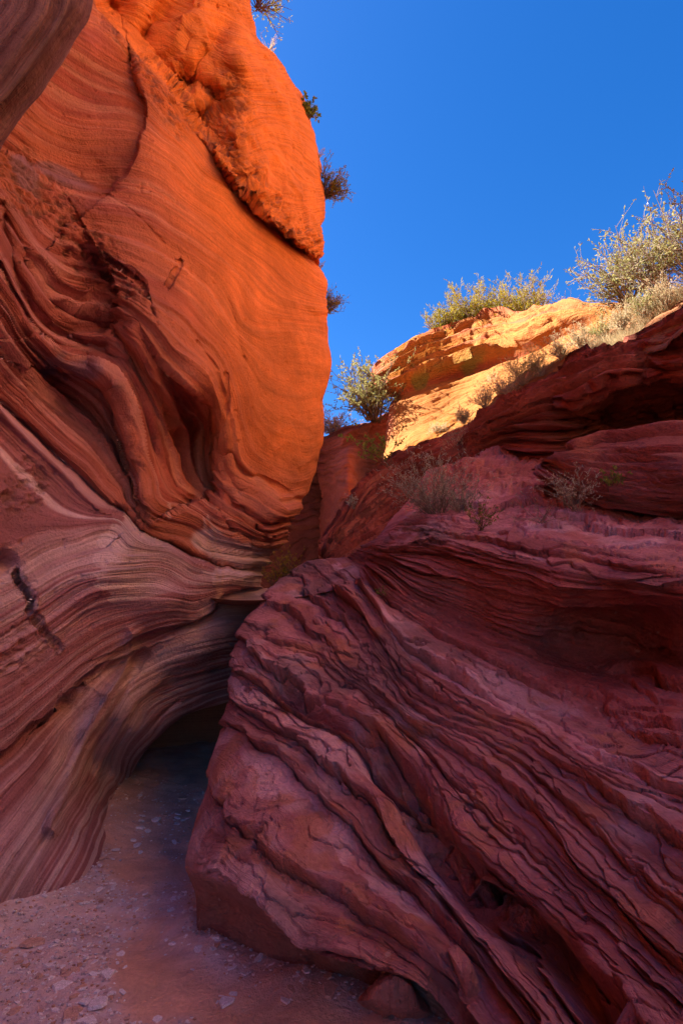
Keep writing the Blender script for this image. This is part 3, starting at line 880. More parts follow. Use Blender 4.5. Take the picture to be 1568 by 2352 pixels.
    A = np.array([0.52, 0.22, 0.225]); B = np.array([0.38, 0.13, 0.13]); G = np.array([0.66, 0.42, 0.45])
    C = mixc(A, B, sstep(-0.4, 0.6, b + 0.4 * noise(P, 1.5, 34)))
    bed = hashed(W2, 51)
    C = mixc(C, G, np.clip(sstep(0.0, 0.5, fbm(P, 2.4, 4, 35) + .5 * (bed - .5)), 0, 1) * 0.65)
    C = C * (0.82 + 0.36 * bed)[..., None]
    C = mixc(C, np.array([0.17, 0.10, 0.11]), sstep(0.3, 0.55, fbm(P, 1.7, 4, 53)) * 0.55 * lowr)
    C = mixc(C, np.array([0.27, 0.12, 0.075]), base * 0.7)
    C = mixc(C, np.array([0.50, 0.20, 0.13]), sstep(0.2, 0.55, fbm(P, 5.0, 4, 37)) * 0.7 * lowr)      # rusty stains
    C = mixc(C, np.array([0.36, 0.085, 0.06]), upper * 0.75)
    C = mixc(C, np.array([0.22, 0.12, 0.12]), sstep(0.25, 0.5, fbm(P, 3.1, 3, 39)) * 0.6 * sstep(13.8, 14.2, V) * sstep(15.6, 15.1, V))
    C = mixc(C, np.array([0.46, 0.15, 0.11]), soil * 0.8)
    C = mixc(C, np.array([0.58, 0.38, 0.32]), sstep(0.86, 0.95, noise(P, 26, 41)) * 0.6)
    vfa = (vs[:-1] + vs[1:]) / 2
    root = empty('layered_outcrop', (1.2, 3.4, 0))
    tag(root, 'big maroon outcrop of tilted stepped sandstone layers in the right foreground', 'rock outcrop')
    cuts = [-1, 1, 2, 3, 4, 5, 6, 7, 8, 9, 10, 11, 12, 14, 16, 99]
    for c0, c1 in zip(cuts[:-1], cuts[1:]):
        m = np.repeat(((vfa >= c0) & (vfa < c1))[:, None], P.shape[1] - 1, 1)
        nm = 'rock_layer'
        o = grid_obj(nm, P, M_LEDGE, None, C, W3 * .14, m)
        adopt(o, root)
        if c0 == -1: o['label'] = 'smooth dark undercut foot of the outcrop'
        if c0 == 12: o['label'] = 'dark red hollow face of thin weathered layers'
        if c0 == 16: o['label'] = 'sandy terrace on top of the outcrop'
    return P


EP = outcrop()


# ================================================================== generic stepped cliff pieces
def cliff_piece(name, rows, tpts, kfreq, amps, cols, label, cat=None, kind=None, nu=300, vden=1.6, wrapL=None, wrapR=None, top=None, seed=0, K=28, mat=None, colorfn=None, dispfn=None, rollw=0.05, rollamt=0.03, smooth=1e-4, parts=None, part_name='rock_layer', wk=1.0):
    tf = TPS(tpts, smooth)
    n = len(rows)
    vs = []
    for k in range(n - 1):
        a_, b_ = resample(rows[k], K), resample(rows[k + 1], K)
        vs.append(np.linspace(k, k + 1, max(14, int(np.mean(np.hypot(*(a_ - b_).T)) / vden)), endpoint=False))
    ntop = len(top) if top else 0
    vs = np.concatenate(vs + [np.linspace(n - 1, n - 1 + ntop, 12 * max(ntop, 1) + 1)] if ntop else vs + [np.array([n - 1.0])])
    us = np.linspace(0, 1, nu)
    P, PX = net_surface(rows, tf, K, us, vs, top_wrap=top)
    V = np.repeat(vs[:, None], nu, 1)
    PXx, PYy = PX[..., 0], PX[..., 1]
    for side, wv in ((0, wrapL), (1, wrapR)):
        if wv is None: continue
        q = us if side == 0 else 1 - us
        Q = np.clip(1 - q / rollw, 0, 1)
        roll = 1 - np.sqrt(np.maximum(1 - Q ** 2, 0))
        P = P + (P - CAM) * (rollamt * roll)[None, :, None]
    for side, wv in ((0, wrapL), (1, wrapR)):
        if wv is None: continue
        e = P[:, :1] if side == 0 else P[:, -1:]
        nw = 22
        kk = np.linspace(0, 1, nw + 1)[1:]
        dirv = e - CAM
        dirv = dirv / np.linalg.norm(dirv, axis=-1, keepdims=True)
        wr = e + dirv * (kk * wv[0])[None, :, None] + np.array(wv[1]) * (kk ** 1.5)[None, :, None]
        ec = lambda A, c: np.repeat(A[:, c:c + 1] if c == 0 else A[:, -1:], nw, 1)
        if side == 0:
            P = np.concatenate([wr[:, ::-1], P], 1)
            V = np.concatenate([ec(V, 0), V], 1); PXx = np.concatenate([ec(PXx, 0), PXx], 1); PYy = np.concatenate([ec(PYy, 0), PYy], 1)
        else:
            P = np.concatenate([P, wr], 1)
            V = np.concatenate([V, ec(V, -1)], 1); PXx = np.concatenate([PXx, ec(PXx, -1)], 1); PYy = np.concatenate([PYy, ec(PYy, -1)], 1)
    N = toward_cam(normals(P), P)
    for _ in range(4):
        N[1:-1] = (N[:-2] + N[2:] + 2 * N[1:-1]) / 4
        N[:, 1:-1] = (N[:, :-2] + N[:, 2:] + 2 * N[:, 1:-1]) / 4
    N /= np.linalg.norm(N, axis=-1, keepdims=True) + 1e-9
    warp = 0.3 * noise(P, .6, seed + 1) + 0.15 * noise(P, 1.8, seed + 2) + 0.07 * noise(P, 5, seed + 3)
    D = np.zeros_like(V)
    Wl = V
    for k, (f, am) in enumerate(zip(kfreq, amps)):
        W = V * f + wk * warp * (0.8 + 0.5 * f) + 0.4 * noise(P, 1.5 + k, seed + 7 + k)
        if callable(am): am = am(V, PXx, PYy)
        D = D + am * (0.3 + hashed(W, seed + k)) * sstep(-0.6, 0.3, noise(P, 0.7 + k * .6, seed + 11 + k)) * saw(W, 0.18, 0.35, 0.08)
        Wl = W
    D = D + 0.07 * fbm(P, 0.7, 3, seed + 20) + 0.015 * fbm(P, 4.5, 4, seed + 24)
    if dispfn is not None: D = D + dispfn(P, V, PXx, PYy)
    P = P + N * D[..., None]
    b = noise(np.stack([Wl * 0.6, P[..., 0] * .5, P[..., 1] * .5], -1), 1, seed + 30)
    C = mixc(np.array(cols[0]), np.array(cols[1]), sstep(-0.4, 0.6, b + 0.4 * noise(P, 1.1, seed + 31)))
    C = C * (1 + 0.2 * fbm(P, 1.8, 4, seed + 33)[..., None])
    if colorfn is not None: C = colorfn(C, P, V, PXx, PYy)
    if parts:
        root = empty(name, tuple(P[0, P.shape[1] // 2] * np.array([1, 1, 0])))
        tag(root, label, cat, kind=kind)
        vfa = (vs[:-1] + vs[1:]) / 2
        for c0, c1, lb, pn in parts:
            m = np.repeat(((vfa >= c0) & (vfa < c1))[:, None], P.shape[1] - 1, 1)
            o = adopt(grid_obj(pn, P, mat or M_CLIFF, None, C, Wl * .15, m), root)
            if lb: o['label'] = lb
        return P
    o = grid_obj(name, P, mat or M_CLIFF, None, C, Wl * .15)
    tag(o, label, cat, kind=kind)
    return P


# the block of ledges at the right edge above the terrace
cliff_piece('ledge_block',
            [[(1235, 1095), (1300, 1135), (1400, 1170), (1568, 1185), (1720, 1190)],
             [(1252, 1072), (1304, 1104), (1409, 1140), (1568, 1150), (1720, 1152)],
             [(1258, 1060), (1320, 1070), (1420, 1085), (1568, 1095), (1720, 1098)],
             [(1290, 1052), (1345, 1045), (1430, 1050), (1568, 1055), (1720, 1055)],
             [(1330, 1030), (1370, 1018), (1440, 1003), (1489, 992), (1568, 984), (1720, 978)]],
            [(1252, 1072, 5.35), (1304, 1110, 5.1), (1409, 1144, 4.7), (1568, 1154, 4.35), (1720, 1154, 4.1), (1320, 1070, 5.2), (1568, 1095, 4.4), (1345, 1045, 5.5), (1568, 1055, 4.7), (1720, 1055, 4.4), (1344, 1020, 6.0), (1489, 989, 5.6), (1568, 984, 5.4), (1720, 978, 5.2), (1235, 1095, 5.5), (1568, 1185, 4.5)],
            [2.0, 6, 14], [0.10, 0.055, 0.025], [(0.30, 0.09, 0.07), (0.38, 0.14, 0.11)],
            'chunky block of dark red ledges at the right edge above the terrace', 'rock ledge',
            nu=190, vden=1.5, wrapL=(0.8, (0.6, 0, -.1)), wrapR=(0.1, (2.4, -1.1, 0)), top=[(0.1, 0.5, 0.0), (0.2, 1.4, -0.6)], seed=60, wk=0.5, mat=M_LEDGE, rollw=0.12, rollamt=0.03)

F_TOP = [(750, 1268), (765, 1225), (801, 1183), (850, 1122), (904, 1072), (975, 1035), (1050, 1002), (1174, 936), (1289, 880), (1349, 836), (1439, 800), (1568, 727), (1720, 640)]
cliff_piece('slanted_ledge',
            [[(748, 1320), (900, 1290), (1080, 1190), (1260, 1160), (1450, 1150), (1720, 1150)],
             [(750, 1290), (830, 1230), (880, 1180), (985, 1130), (1075, 1078), (1165, 1040), (1220, 1062), (1260, 1062), (1350, 1050), (1568, 1020), (1720, 1010)],
             [(752, 1282), (815, 1215), (870, 1165), (960, 1110), (1045, 1062), (1130, 1015), (1200, 985), (1262, 985), (1360, 960), (1470, 940), (1568, 925), (1720, 905)],
             [(752, 1276), (808, 1200), (860, 1145), (940, 1090), (1020, 1052), (1110, 1005), (1190, 962), (1270, 925), (1330, 900), (1430, 860), (1568, 850), (1720, 835)],
             F_TOP],
            [(748, 1320, 7.3), (1080, 1200, 7.0), (1450, 1150, 6.2), (1720, 1150, 6.0), (752, 1283, 7.6), (880, 1175, 8.0), (985, 1130, 7.9), (1075, 1075, 7.7), (1165, 1038, 7.4), (1220, 1058, 6.9), (1260, 1055, 6.7), (1350, 1050, 7.4), (1568, 1015, 6.9), (1720, 1010, 6.6),
             (1130, 1015, 7.6), (1200, 985, 7.1), (1255, 985, 6.7), (1360, 960, 7.6), (1470, 940, 7.3), (1568, 925, 7.0), (1720, 905, 6.6),
             (870, 1140, 8.5), (1020, 1052, 8.0), (1190, 962, 7.2), (1270, 925, 6.75), (1330, 900, 6.4), (1430, 858, 6.1), (1568, 850, 5.7), (1720, 835, 5.3),
             (765, 1225, 8.3), (904, 1072, 9.2), (1050, 1002, 8.8), (1174, 936, 8.0), (1289, 880, 7.3), (1439, 800, 6.6), (1568, 727, 6.0), (1720, 640, 5.3)],
            [2.6, 7, 15], [0.16, 0.11, 0.05], [(0.26, 0.055, 0.035), (0.38, 0.11, 0.07)],
            'dark red slanting shelf of rock with a shaded hollow below its rim', 'rock ledge',
            nu=360, vden=1.5, wrapL=(1.5, (1.2, 0, -.2)), wrapR=(0.1, (2.8, -1.6, 0.2)), top=[(0.02, 0.25, 0.02), (0.1, 1.0, -0.3)], seed=80, rollw=0.06, rollamt=0.03, mat=M_LEDGE, wk=0.6,
            parts=[(-1, 3, 'shaded hollow face of the shelf', 'rock_face'), (3, 99, 'layered rim of the shelf', 'rock_layer')])


def g_color(C, P, V, X, Y):
    led = sstep(3.6, 4.0, V) * sstep(1380, 1280, X)
    C = mixc(C, np.array([0.29, 0.100, 0.013]), (1 - led) * 0.9)
    C = mixc(C, np.array([0.34, 0.120, 0.018]), led * 0.75)
    # shade of recesses between cap layers, painted as thin dark bands
    C = mixc(C, np.array([0.32, 0.07, 0.03]), sstep(0.1, 0.4, noise(np.stack([V * 11, P[..., 0] * .4, P[..., 1] * .4], -1), 1, 5)) * led * .8)
    dirt = sstep(1280, 1380, X) * sstep(3.8, 2.5, V)
    C = mixc(C, np.array([0.26, 0.11, 0.06]), dirt * .6)
    olive_patch = sstep(0.25, 0.5, noise(P, 3.0, 9)) * np.exp(-((V - 3.95) / .12) ** 2) * sstep(1180, 1080, X)  # dark olive patches along the foot of the cap
    C = mixc(C, np.array([0.16, 0.15, 0.03]), olive_patch * .9)
    C = mixc(C, np.array([0.40, 0.12, 0.06]), sstep(915, 893, X) * sstep(2.6, 3.4, V))  # redder tone of the shaded left end, painted in
    return C


def g_disp(P, V, X, Y):
    led = sstep(3.9, 4.05, V) * sstep(1420, 1280, X)
    D = 0.22 * led * sstep(5.1, 4.8, V) - 0.12 * np.exp(-((V - 3.86) / 0.13) ** 2) * sstep(1420, 1280, X)
    st = (V - 4) * 6.5 + 0.35 * noise(P, .4, 95) + 0.12 * noise(P, 2.2, 96)
    D += led * 0.14 * (0.4 + hashed(st, 5)) * saw(st, 0.15, 0.8, 0.09)
    D += 0.10 * (1 - led) * fbm(P, 1.6, 4, 91) * sstep(1250, 1380, X)
    return D


GP = cliff_piece('sunlit_cliff',
            [[(790, 1215), (850, 1150), (904, 1100), (1050, 1040), (1174, 970), (1289, 915), (1349, 870), (1439, 835), (1568, 765), (1720, 680)],
             [(812, 1160), (852, 1112), (904, 1064), (1050, 992), (1174, 926), (1289, 870), (1349, 826), (1439, 790), (1568, 718), (1720, 632)],
             [(868, 1090), (905, 1052), (1050, 972), (1174, 898), (1280, 845), (1340, 800), (1430, 762), (1568, 698), (1720, 615)],
             [(885, 1000), (945, 975), (1060, 920), (1174, 862), (1265, 820), (1335, 775), (1425, 735), (1568, 682), (1720, 600)],
             [(893, 905), (935, 885), (1000, 862), (1070, 842), (1150, 818), (1240, 795), (1320, 752), (1400, 720), (1568, 668), (1720, 588)],
             [(886, 852), (930, 815), (1010, 778), (1100, 760), (1200, 755), (1300, 732), (1380, 707), (1450, 682), (1568, 650), (1720, 570)]],
            [(790, 1215, 8.9), (904, 1100, 9.2), (1174, 970, 8.0), (1439, 835, 6.6), (1720, 680, 5.2), (852, 1112, 9.6), (904, 1064, 9.5), (1050, 992, 9.1), (1174, 926, 8.3), (1289, 870, 7.6), (1439, 790, 6.8), (1568, 718, 6.15), (1720, 632, 5.4),
             (868, 1090, 9.9), (1050, 972, 9.8), (1174, 898, 9.0), (1340, 800, 7.8), (1568, 698, 6.6), (885, 1000, 10.9), (1060, 920, 10.7), (1174, 862, 9.9), (1335, 775, 8.4), (1568, 682, 6.9), (893, 905, 11.4), (1000, 862, 11.5), (1150, 818, 10.9), (1320, 752, 9.0), (1568, 668, 7.2), (1720, 588, 6.3),
             (886, 852, 11.7), (1010, 778, 12.1), (1100, 760, 11.9), (1200, 755, 11.2), (1300, 732, 10.0), (1450, 682, 8.5), (1568, 650, 7.6), (1720, 570, 6.6)],
            [4.0, 9, 19], [lambda V, X, Y: 0.02 + 0.10 * sstep(3.9, 4.1, V) * sstep(1420, 1280, X), lambda V, X, Y: 0.02 + 0.09 * sstep(3.9, 4.1, V) * sstep(1420, 1280, X), lambda V, X, Y: 0.015 + 0.03 * sstep(3.9, 4.1, V)],
            [(0.38, 0.15, 0.04), (0.28, 0.09, 0.03)], 'sunlit yellow orange cliff with thin cap ledges under the olive bush', 'cliff',
            nu=360, vden=1.5, wrapL=(2.5, (1.6, 0, 0.0)), wrapR=(0.1, (3.0, -2.0, 0.3)), top=[(0.15, 0.5, 0.12), (0.8, 3.0, 0.25), (2.5, 9.0, 0.3)], seed=120, rollw=0.035, rollamt=0.03, wk=0.22, colorfn=g_color, dispfn=g_disp,
            parts=[(-1, 4, 'smooth sandy face and talus slope', 'cliff_face'), (4, 99, 'cap of thin broken ledges', 'rock_layer')])

# shaded blocks in the gap
cliff_piece('shaded_block',
            [[(728, 1400), (745, 1390), (790, 1385), (830, 1380), (900, 1375)],
             [(733, 1290), (750, 1285), (785, 1280), (830, 1270), (900, 1250)],
             [(737, 1140), (755, 1135), (803, 1140), (850, 1130), (910, 1120)],
             [(725, 1083), (755, 1068), (797, 1048), (850, 1060), (915, 1050)],
             [(731, 1050), (760, 1035), (800, 1020), (850, 1010), (920, 1000)],
             [(742, 1013), (775, 1000), (810, 988), (850, 968), (920, 930)]],
            [(733, 1290, 12.3), (785, 1280, 10.6), (850, 1270, 11.6), (910, 1250, 12.4), (737, 1140, 12.3), (803, 1140, 10.6), (850, 1130, 11.8), (725, 1083, 12.6), (797, 1048, 10.9), (850, 1060, 11.9), (915, 1050, 12.8), (731, 1050, 12.7), (800, 1020, 11.6), (920, 1000, 13.0), (742, 1013, 12.3), (810, 988, 11.4), (850, 968, 12.2), (920, 930, 13.2), (728, 1400, 12.3), (900, 1375, 12.3)],
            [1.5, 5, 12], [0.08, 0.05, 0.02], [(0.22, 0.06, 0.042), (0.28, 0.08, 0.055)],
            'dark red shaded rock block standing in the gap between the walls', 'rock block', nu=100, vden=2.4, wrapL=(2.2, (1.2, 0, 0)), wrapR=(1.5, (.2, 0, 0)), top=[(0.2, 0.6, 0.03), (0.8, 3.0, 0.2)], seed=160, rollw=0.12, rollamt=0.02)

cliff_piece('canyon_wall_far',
            [[(560, 1450), (640, 1450), (700, 1450), (780, 1450), (860, 1450)],
             [(560, 1300), (640, 1300), (700, 1295), (780, 1290), (860, 1280)],
             [(560, 1150), (640, 1150), (700, 1150), (780, 1140), (860, 1130)],
             [(560, 1070), (640, 1070), (700, 1066), (780, 1060), (860, 1040)],
             [(560, 1000), (640, 998), (700, 996), (745, 1006), (790, 985), (860, 970)]],
            [(560, 1300, 12.3), (700, 1300, 12.9), (860, 1280, 13.2), (560, 1000, 12.4), (700, 1000, 12.6), (860, 1000, 13.3), (700, 1150, 12.9), (640, 1200, 12.5)],
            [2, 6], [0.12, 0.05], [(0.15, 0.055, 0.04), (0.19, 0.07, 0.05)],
            'far canyon wall glimpsed in the narrow gap', kind='structure', nu=90, vden=2.5, top=[(0, 0.8, 0.05), (0.5, 5.0, 0.4)], seed=190)


# ================================================================== CAVE BACK WALL
def cave():
    us = np.linspace(0, 1, 90); vs = np.linspace(0, 1, 80)
    U, V = np.meshgrid(us, vs)
    ang = R(200) - U * R(220)
    # a curved chamber behind the mouth
    cx, cy = -1.0, 6.9
    X = cx + 2.3 * np.cos(ang) * (1 - 0.45 * V ** 2)
    Y = cy + 1.9 * np.sin(ang) * (1 - 0.3 * V ** 2)
    Z = -0.2 + 2.3 * V
    P = np.stack([X, Y, Z], -1)
    P[..., 1] += 0.12 * noise(P, 1.2, 2) + 0.04 * noise(np.stack([Z * 8, X, Y], -1), 1, 4)
    C = np.ones(P.shape) * np.array([0.36, 0.15, 0.11])
    o = grid_obj('cave_wall', P, M_WALL, None, C, Z * 3)
    tag(o, 'dark inner wall of the low cave behind the arch', kind='structure')
    # solid rock over the chamber
    vs = np.linspace(0, 1, 30); us = np.linspace(0, 1, 40)
    U, V = np.meshgrid(us, vs)
    P = np.stack([-3.6 + 4.2 * U, 5.4 + 4.2 * V, 2.05 + 0.15 * np.sin(U * 7) + 0.25 * V], -1)
    P[..., 2] += 0.1 * noise(P, 1.1, 7)
    m = np.ones((29, 39), bool)
    o = grid_obj('cave_roof', P, M_WALL, None, np.ones(P.shape) * np.array([0.36, 0.15, 0.11]), P[..., 2] * 3, m)
    tag(o, 'rock roof of the low cave', kind='structure')


cave()


# ================================================================== CANYON BEYOND THE FRAME (both sides and behind the camera, plus added sun-blocking and bounce walls)
def side_wall(name, prof, y0, y1, label, col, seed, path, flipx=1, da=1.0):
    """prof: (offset from path, height) points; path: (y, x) of the wall foot"""
    ny, nz = 100, 110
    ys = np.linspace(y0, y1, ny)
    prof = np.array(prof, float)
    L = np.concatenate([[0], np.cumsum(np.hypot(*np.diff(prof, axis=0).T))])
    pr = pchip(L / L[-1], prof, np.linspace(0, 1, nz))
    px = np.interp(ys, [p[0] for p in path], [p[1] for p in path])
    X = px[:, None] + flipx * pr[None, :, 0]
    Z = np.repeat(pr[None, :, 1], ny, 0)
    Y = np.repeat(ys[:, None], nz, 1)
    P = np.stack([X, Y, Z], -1)
    N = np.zeros_like(P); N[..., 0] = -flipx; N[..., 2] = 0.2
    S = Z * 0.8 + 0.4 * noise(P, .5, seed)
    D = 0.5 * fbm(P, 0.35, 3, seed + 1) + 0.12 * noise(np.stack([S * 3, P[..., 0] * .3, P[..., 1] * .3], -1), 1, seed + 2) + 0.05 * noise(np.stack([S * 9, P[..., 0] * .3, P[..., 1] * .3], -1), 1, seed + 4)
    P = P + N * D[..., None] * da
    C = np.ones(P.shape) * np.array(col) * (1 + .25 * fbm(P, 1, 3, seed + 6)[..., None])
    o = grid_obj(name, P, M_WALL, None, C, S)
    tag(o, label, kind='structure')


side_wall('canyon_wall_back_left', [(0, -.3), (0.1, 2), (0.5, 4), (0.2, 7), (0.0, 10), (0.3, 14), (1.2, 18), (3, 21), (9, 22)], -14, 3.9, 'left canyon wall continuing behind the viewer', (0.52, 0.2, 0.12), 210, [(-14, -3.2), (-4, -2.6), (0, -2.35), (2.3, -2.1), (3.1, -2.3), (3.9, -3.0)], -1, 0.5)
side_wall('sun_blocker_wall', [(2.6, -.3), (2.6, 3), (1.2, 5), (0.1, 8), (0.1, 11.2), (1.0, 12.4), (9, 12.6)], 7.4, 9.3, 'unseen wall added behind the left rim to block the sun', (0.52, 0.2, 0.12), 270, [(7.4, -1.75), (9.3, -1.6)], -1, 0.35)  # added unseen wall that keeps the sun off the slanted ledge
side_wall('gap_blocker_wall', [(2.0, -.3), (1.6, 3), (0.6, 5), (0.1, 7), (0.2, 9.0), (2, 9.8), (9, 10)], 10.9, 17, 'wall added behind the gap to keep its block shaded', (0.28, 0.10, 0.06), 290, [(10.9, -1.7), (17, -1.6)], -1, 0.5)  # added wall that blocks the sun from the block in the gap
side_wall('canyon_wall_right', [(0, -.3), (0.1, 2), (0.4, 3.2), (1.6, 4.2), (2.6, 6), (3.6, 9), (4.6, 12), (5.6, 16), (7, 20), (14, 22)], -14, 3.2, 'right canyon wall continuing behind the viewer, sunlit above', (0.68, 0.33, 0.15), 230, [(-14, 3.0), (-4, 2.4), (0, 2.3), (3.2, 3.6)], 1)
side_wall('bounce_wall_right', [(0, 2.0), (0.3, 5), (0.9, 9), (1.6, 13), (2.4, 17), (6, 19), (14, 20)], 2.5, 13, 'unseen sunlit slope added on the right to bounce light', (0.68, 0.33, 0.15), 250, [(2.5, 4.4), (6, 6.6), (13, 13.0)], 1)  # added out-of-frame slope that bounces orange sunlight onto the left wall


# ================================================================== FLOOR
def floor():
    nx, ny = 320, 400
    xs = np.linspace(-4.5, 4.0, nx)
    tt = np.linspace(0, 1, ny)
    ys = -14 + 0 * tt
    ys = np.where(tt < 0.12, -14 + tt / 0.12 * 15, 1 + (tt - 0.12) / 0.88 * 9.5)
    X, Y = np.meshgrid(xs, ys)
    P = np.stack([X, Y, np.zeros_like(X)], -1)
    Z = 0.05 * fbm(P, 0.7, 3, 301) + 0.016 * fbm(P, 3.5, 4, 303) + 0.006 * fbm(P, 16, 3, 305)
    # bank against the walls, trodden path between; hardened crust inside the cave
    lw = np.interp(Y, [2.6, 3.6, 3.9, 4.4, 5.2, 5.9, 8], [-2.2, -1.95, -1.8, -1.75, -1.9, -2.1, -3])
    Z += 0.10 * np.exp(-np.maximum(X - lw, 0) / 0.25) * sstep(2.0, 3.0, Y)
    Z += 0.05 * sstep(5.0, 6.4, Y)
    cr = sstep(5.0, 5.5, Y)
    Z -= 0.018 * sstep(.45, .8, noise(P, 3.2, 307)) + 0.004 * np.abs(noise(P, np.array([6., 14., 1.]), 308))
    cpx = [(436, 2120), (448, 2172), (492, 2216), (560, 2238), (640, 2256), (730, 2280), (820, 2306), (900, 2335), (1000, 2390)]
    cpt = [tuple(at_t(a_, b_, floor_t(b_))[:2]) for a_, b_ in cpx]
    dE, _ = polydist(cpt, X, Y)
    near = np.exp(-(dE / 0.16) ** 2)
    Z += near * (0.035 + 0.03 * noise(P, 4.0, 321))
    Z += cr * 0.03 * np.round(2 * fbm(P, 2.2, 3, 309)) / 2
    P[..., 2] = Z - 0.02
    # colour: orange sand with grey-lilac gravelly wash
    g = fbm(P, np.array([1.3, .8, 1]), 4, 311)
    pc = np.interp(Y, [2.3, 2.7, 2.87, 3.2, 3.8, 4.5, 5], [0.3, 0.0, -0.4, -1.0, -1.27, -1.35, -1.4])
    path = np.exp(-((X - pc) / np.interp(Y, [2.6, 3.0, 3.8, 4.5], [.5, .5, .42, .3])) ** 2) * sstep(2.4, 2.7, Y) * sstep(4.9, 4.3, Y)
    grav = sstep(-0.2, 0.3, g * 0.8 + 0.35 - 1.1 * path + 0.25 * sstep(-0.6, -1.4, X))
    grav = np.maximum(grav, 0.85 * np.exp(-(dE / 0.13) ** 2) * sstep(-.5, .2, noise(P, 5, 323)))
    cave_g = sstep(4.6, 5.0, Y)
    grav = np.maximum(grav * sstep(5, 4.4, Y), cave_g * (.35 + .6 * sstep(-.2, .2, g)))
    sand = np.array([0.62, 0.36, 0.27]); gr = np.array([0.58, 0.48, 0.53])
    C = mixc(sand, gr, grav * (0.65 + 0.35 * sstep(-.2, .4, noise(P, 30, 315))))
    C = C * (1 + 0.18 * fbm(P, 5, 4, 317)[..., None])
    o = grid_obj('canyon_floor', P, M_SAND, None, C, X * 0)
    tag(o, 'sandy gravel wash on the canyon floor', kind='structure')
    return xs, ys, Z - 0.02, grav


FX, FY, FZ, FG = floor()


def floor_z(x, y):
    i = int(np.clip(np.searchsorted(FX, x) - 1, 0, len(FX) - 2)); j = int(np.clip(np.searchsorted(FY, y) - 1, 0, len(FY) - 2))
    return float(FZ[j, i])


def floor_g(x, y):
    i = int(np.clip(np.searchsorted(FX, x) - 1, 0, len(FX) - 2)); j = int(np.clip(np.searchsorted(FY, y) - 1, 0, len(FY) - 2))
    return float(FG[j, i])


# ground far around, so nothing floats in a void
g = np.array([[[-400, -400, -0.6], [400, -400, -0.6]], [[-400, 400, -0.6], [400, 400, -0.6]]], float)
o = grid_obj('ground', g, M_SAND, None, np.ones(g.shape) * np.array([0.44, 0.22, 0.13]), np.zeros((2, 2)))
tag(o, 'sandy ground', kind='structure')

# ---------------------------------------------------------------- stones
M_FLAKE = plain_material('grey_flakes', (0.66, 0.62, 0.68), 0.75, var=0.3, scale=9)
M_FLAKE2 = plain_material('rusty_flakes', (0.50, 0.32, 0.27), 0.8, var=0.3, scale=9)


def flake_mesh(name, seed, mat):
    r = random.Random(seed)
    n = r.randint(5, 7)
    top, bot = [], []
    for i in range(n):
        a = 2 * math.pi * (i + r.uniform(-.3, .3)) / n
        q = r.uniform(0.65, 1.1)
        x, y = q * math.cos(a), q * 0.72 * math.sin(a)
        top.append((x * .93, y * .93, 0.16 + r.uniform(-.03, .03)))
        bot.append((x, y, -0.05))
    V = top + bot
    F = [tuple(range(n))] + [(i, n + i, n + (i + 1) % n, (i + 1) % n) for i in range(n)] + [tuple(range(2 * n - 1, n - 1, -1))]
    me = bpy.data.meshes.new(name)
    me.from_pydata(V, [], F)
    me.materials.append(mat)
    return me


FL = [flake_mesh('stone_flake', s, M_FLAKE if s % 3 else M_FLAKE2) for s in range(9)]
ST_AREA = [(0, 740, 2160, 2350), (120, 430, 1830, 2100), (330, 1000, 2230, 2350), (300, 440, 1820, 1960)]


def pix_floor(px, py):
    p = at_t(px, py, floor_t(py))
    return float(p[0]), float(p[1])


named = [(75, 2165, .075, 'broad pale flat stone by the foot of the left wall'), (150, 2265, .06, 'whitish angular stone in the gravel at the lower left'), (518, 2298, .055, 'smooth mauve stone just in front of the outcrop'),
         (757, 2300, .06, 'dark flat slab leaning at the outcrop foot'), (655, 2306, .035, 'small dark rounded stone left of the flat slab'), (225, 2312, .06, 'pale wedge shaped stone near the bottom edge'),
         (165, 2330, .055, 'pale stone with a pointed end at the bottom edge'), (205, 2345, .05, 'light stone cut off by the bottom edge'), (313, 2085, .03, 'dark small stone alone on the smooth sand'),
         (420, 1832, .06, 'grey flat stone near the cave mouth'), (360, 1886, .06, 'pale flake halfway along the floor to the cave'), (248, 2245, .05, 'lilac flat stone in the lower left gravel')]
for i, (px, py, s, lb) in enumerate(named):
    x, y = pix_floor(px, py)
    o = bpy.data.objects.new('flat_stone', FL[i % 9])
    COLL.objects.link(o)
    o.location = (x, y, floor_z(x, y) + 0.004)
    o.scale = (s, s, s * rnd.uniform(.7, 1.2))
    o.rotation_euler = (rnd.uniform(-.15, .15), rnd.uniform(-.15, .15), rnd.uniform(0, 6.28))
    tag(o, lb, 'stone', 'stones on the canyon floor')
for i in range(270):
    a_ = ST_AREA[rnd.choices(range(4), [5, 2, 3, 1])[0]]
    for _ in range(12):
        px, py = rnd.uniform(a_[0], a_[1]), rnd.uniform(a_[2], a_[3])
        x, y = pix_floor(px, py)
        if rnd.random() < floor_g(x, y) ** 1.2: break
    o = bpy.data.objects.new('flat_stone', rnd.choice(FL))
    COLL.objects.link(o)
    s = (0.013 + 0.030 * rnd.random() ** 1.7) * (1.3 if py < 2000 else 1.0)
    o.location = (x, y, floor_z(x, y) + s * .05)
    o.scale = (s, s * rnd.uniform(.7, 1), s * rnd.uniform(.6, 1.3))
    o.rotation_euler = (rnd.uniform(-.25, .25), rnd.uniform(-.25, .25), rnd.uniform(0, 6.28))
    tag(o, 'small grey or rusty flake of stone lying in the gravel wash', 'stone', 'small flakes of stone in the gravel wash')


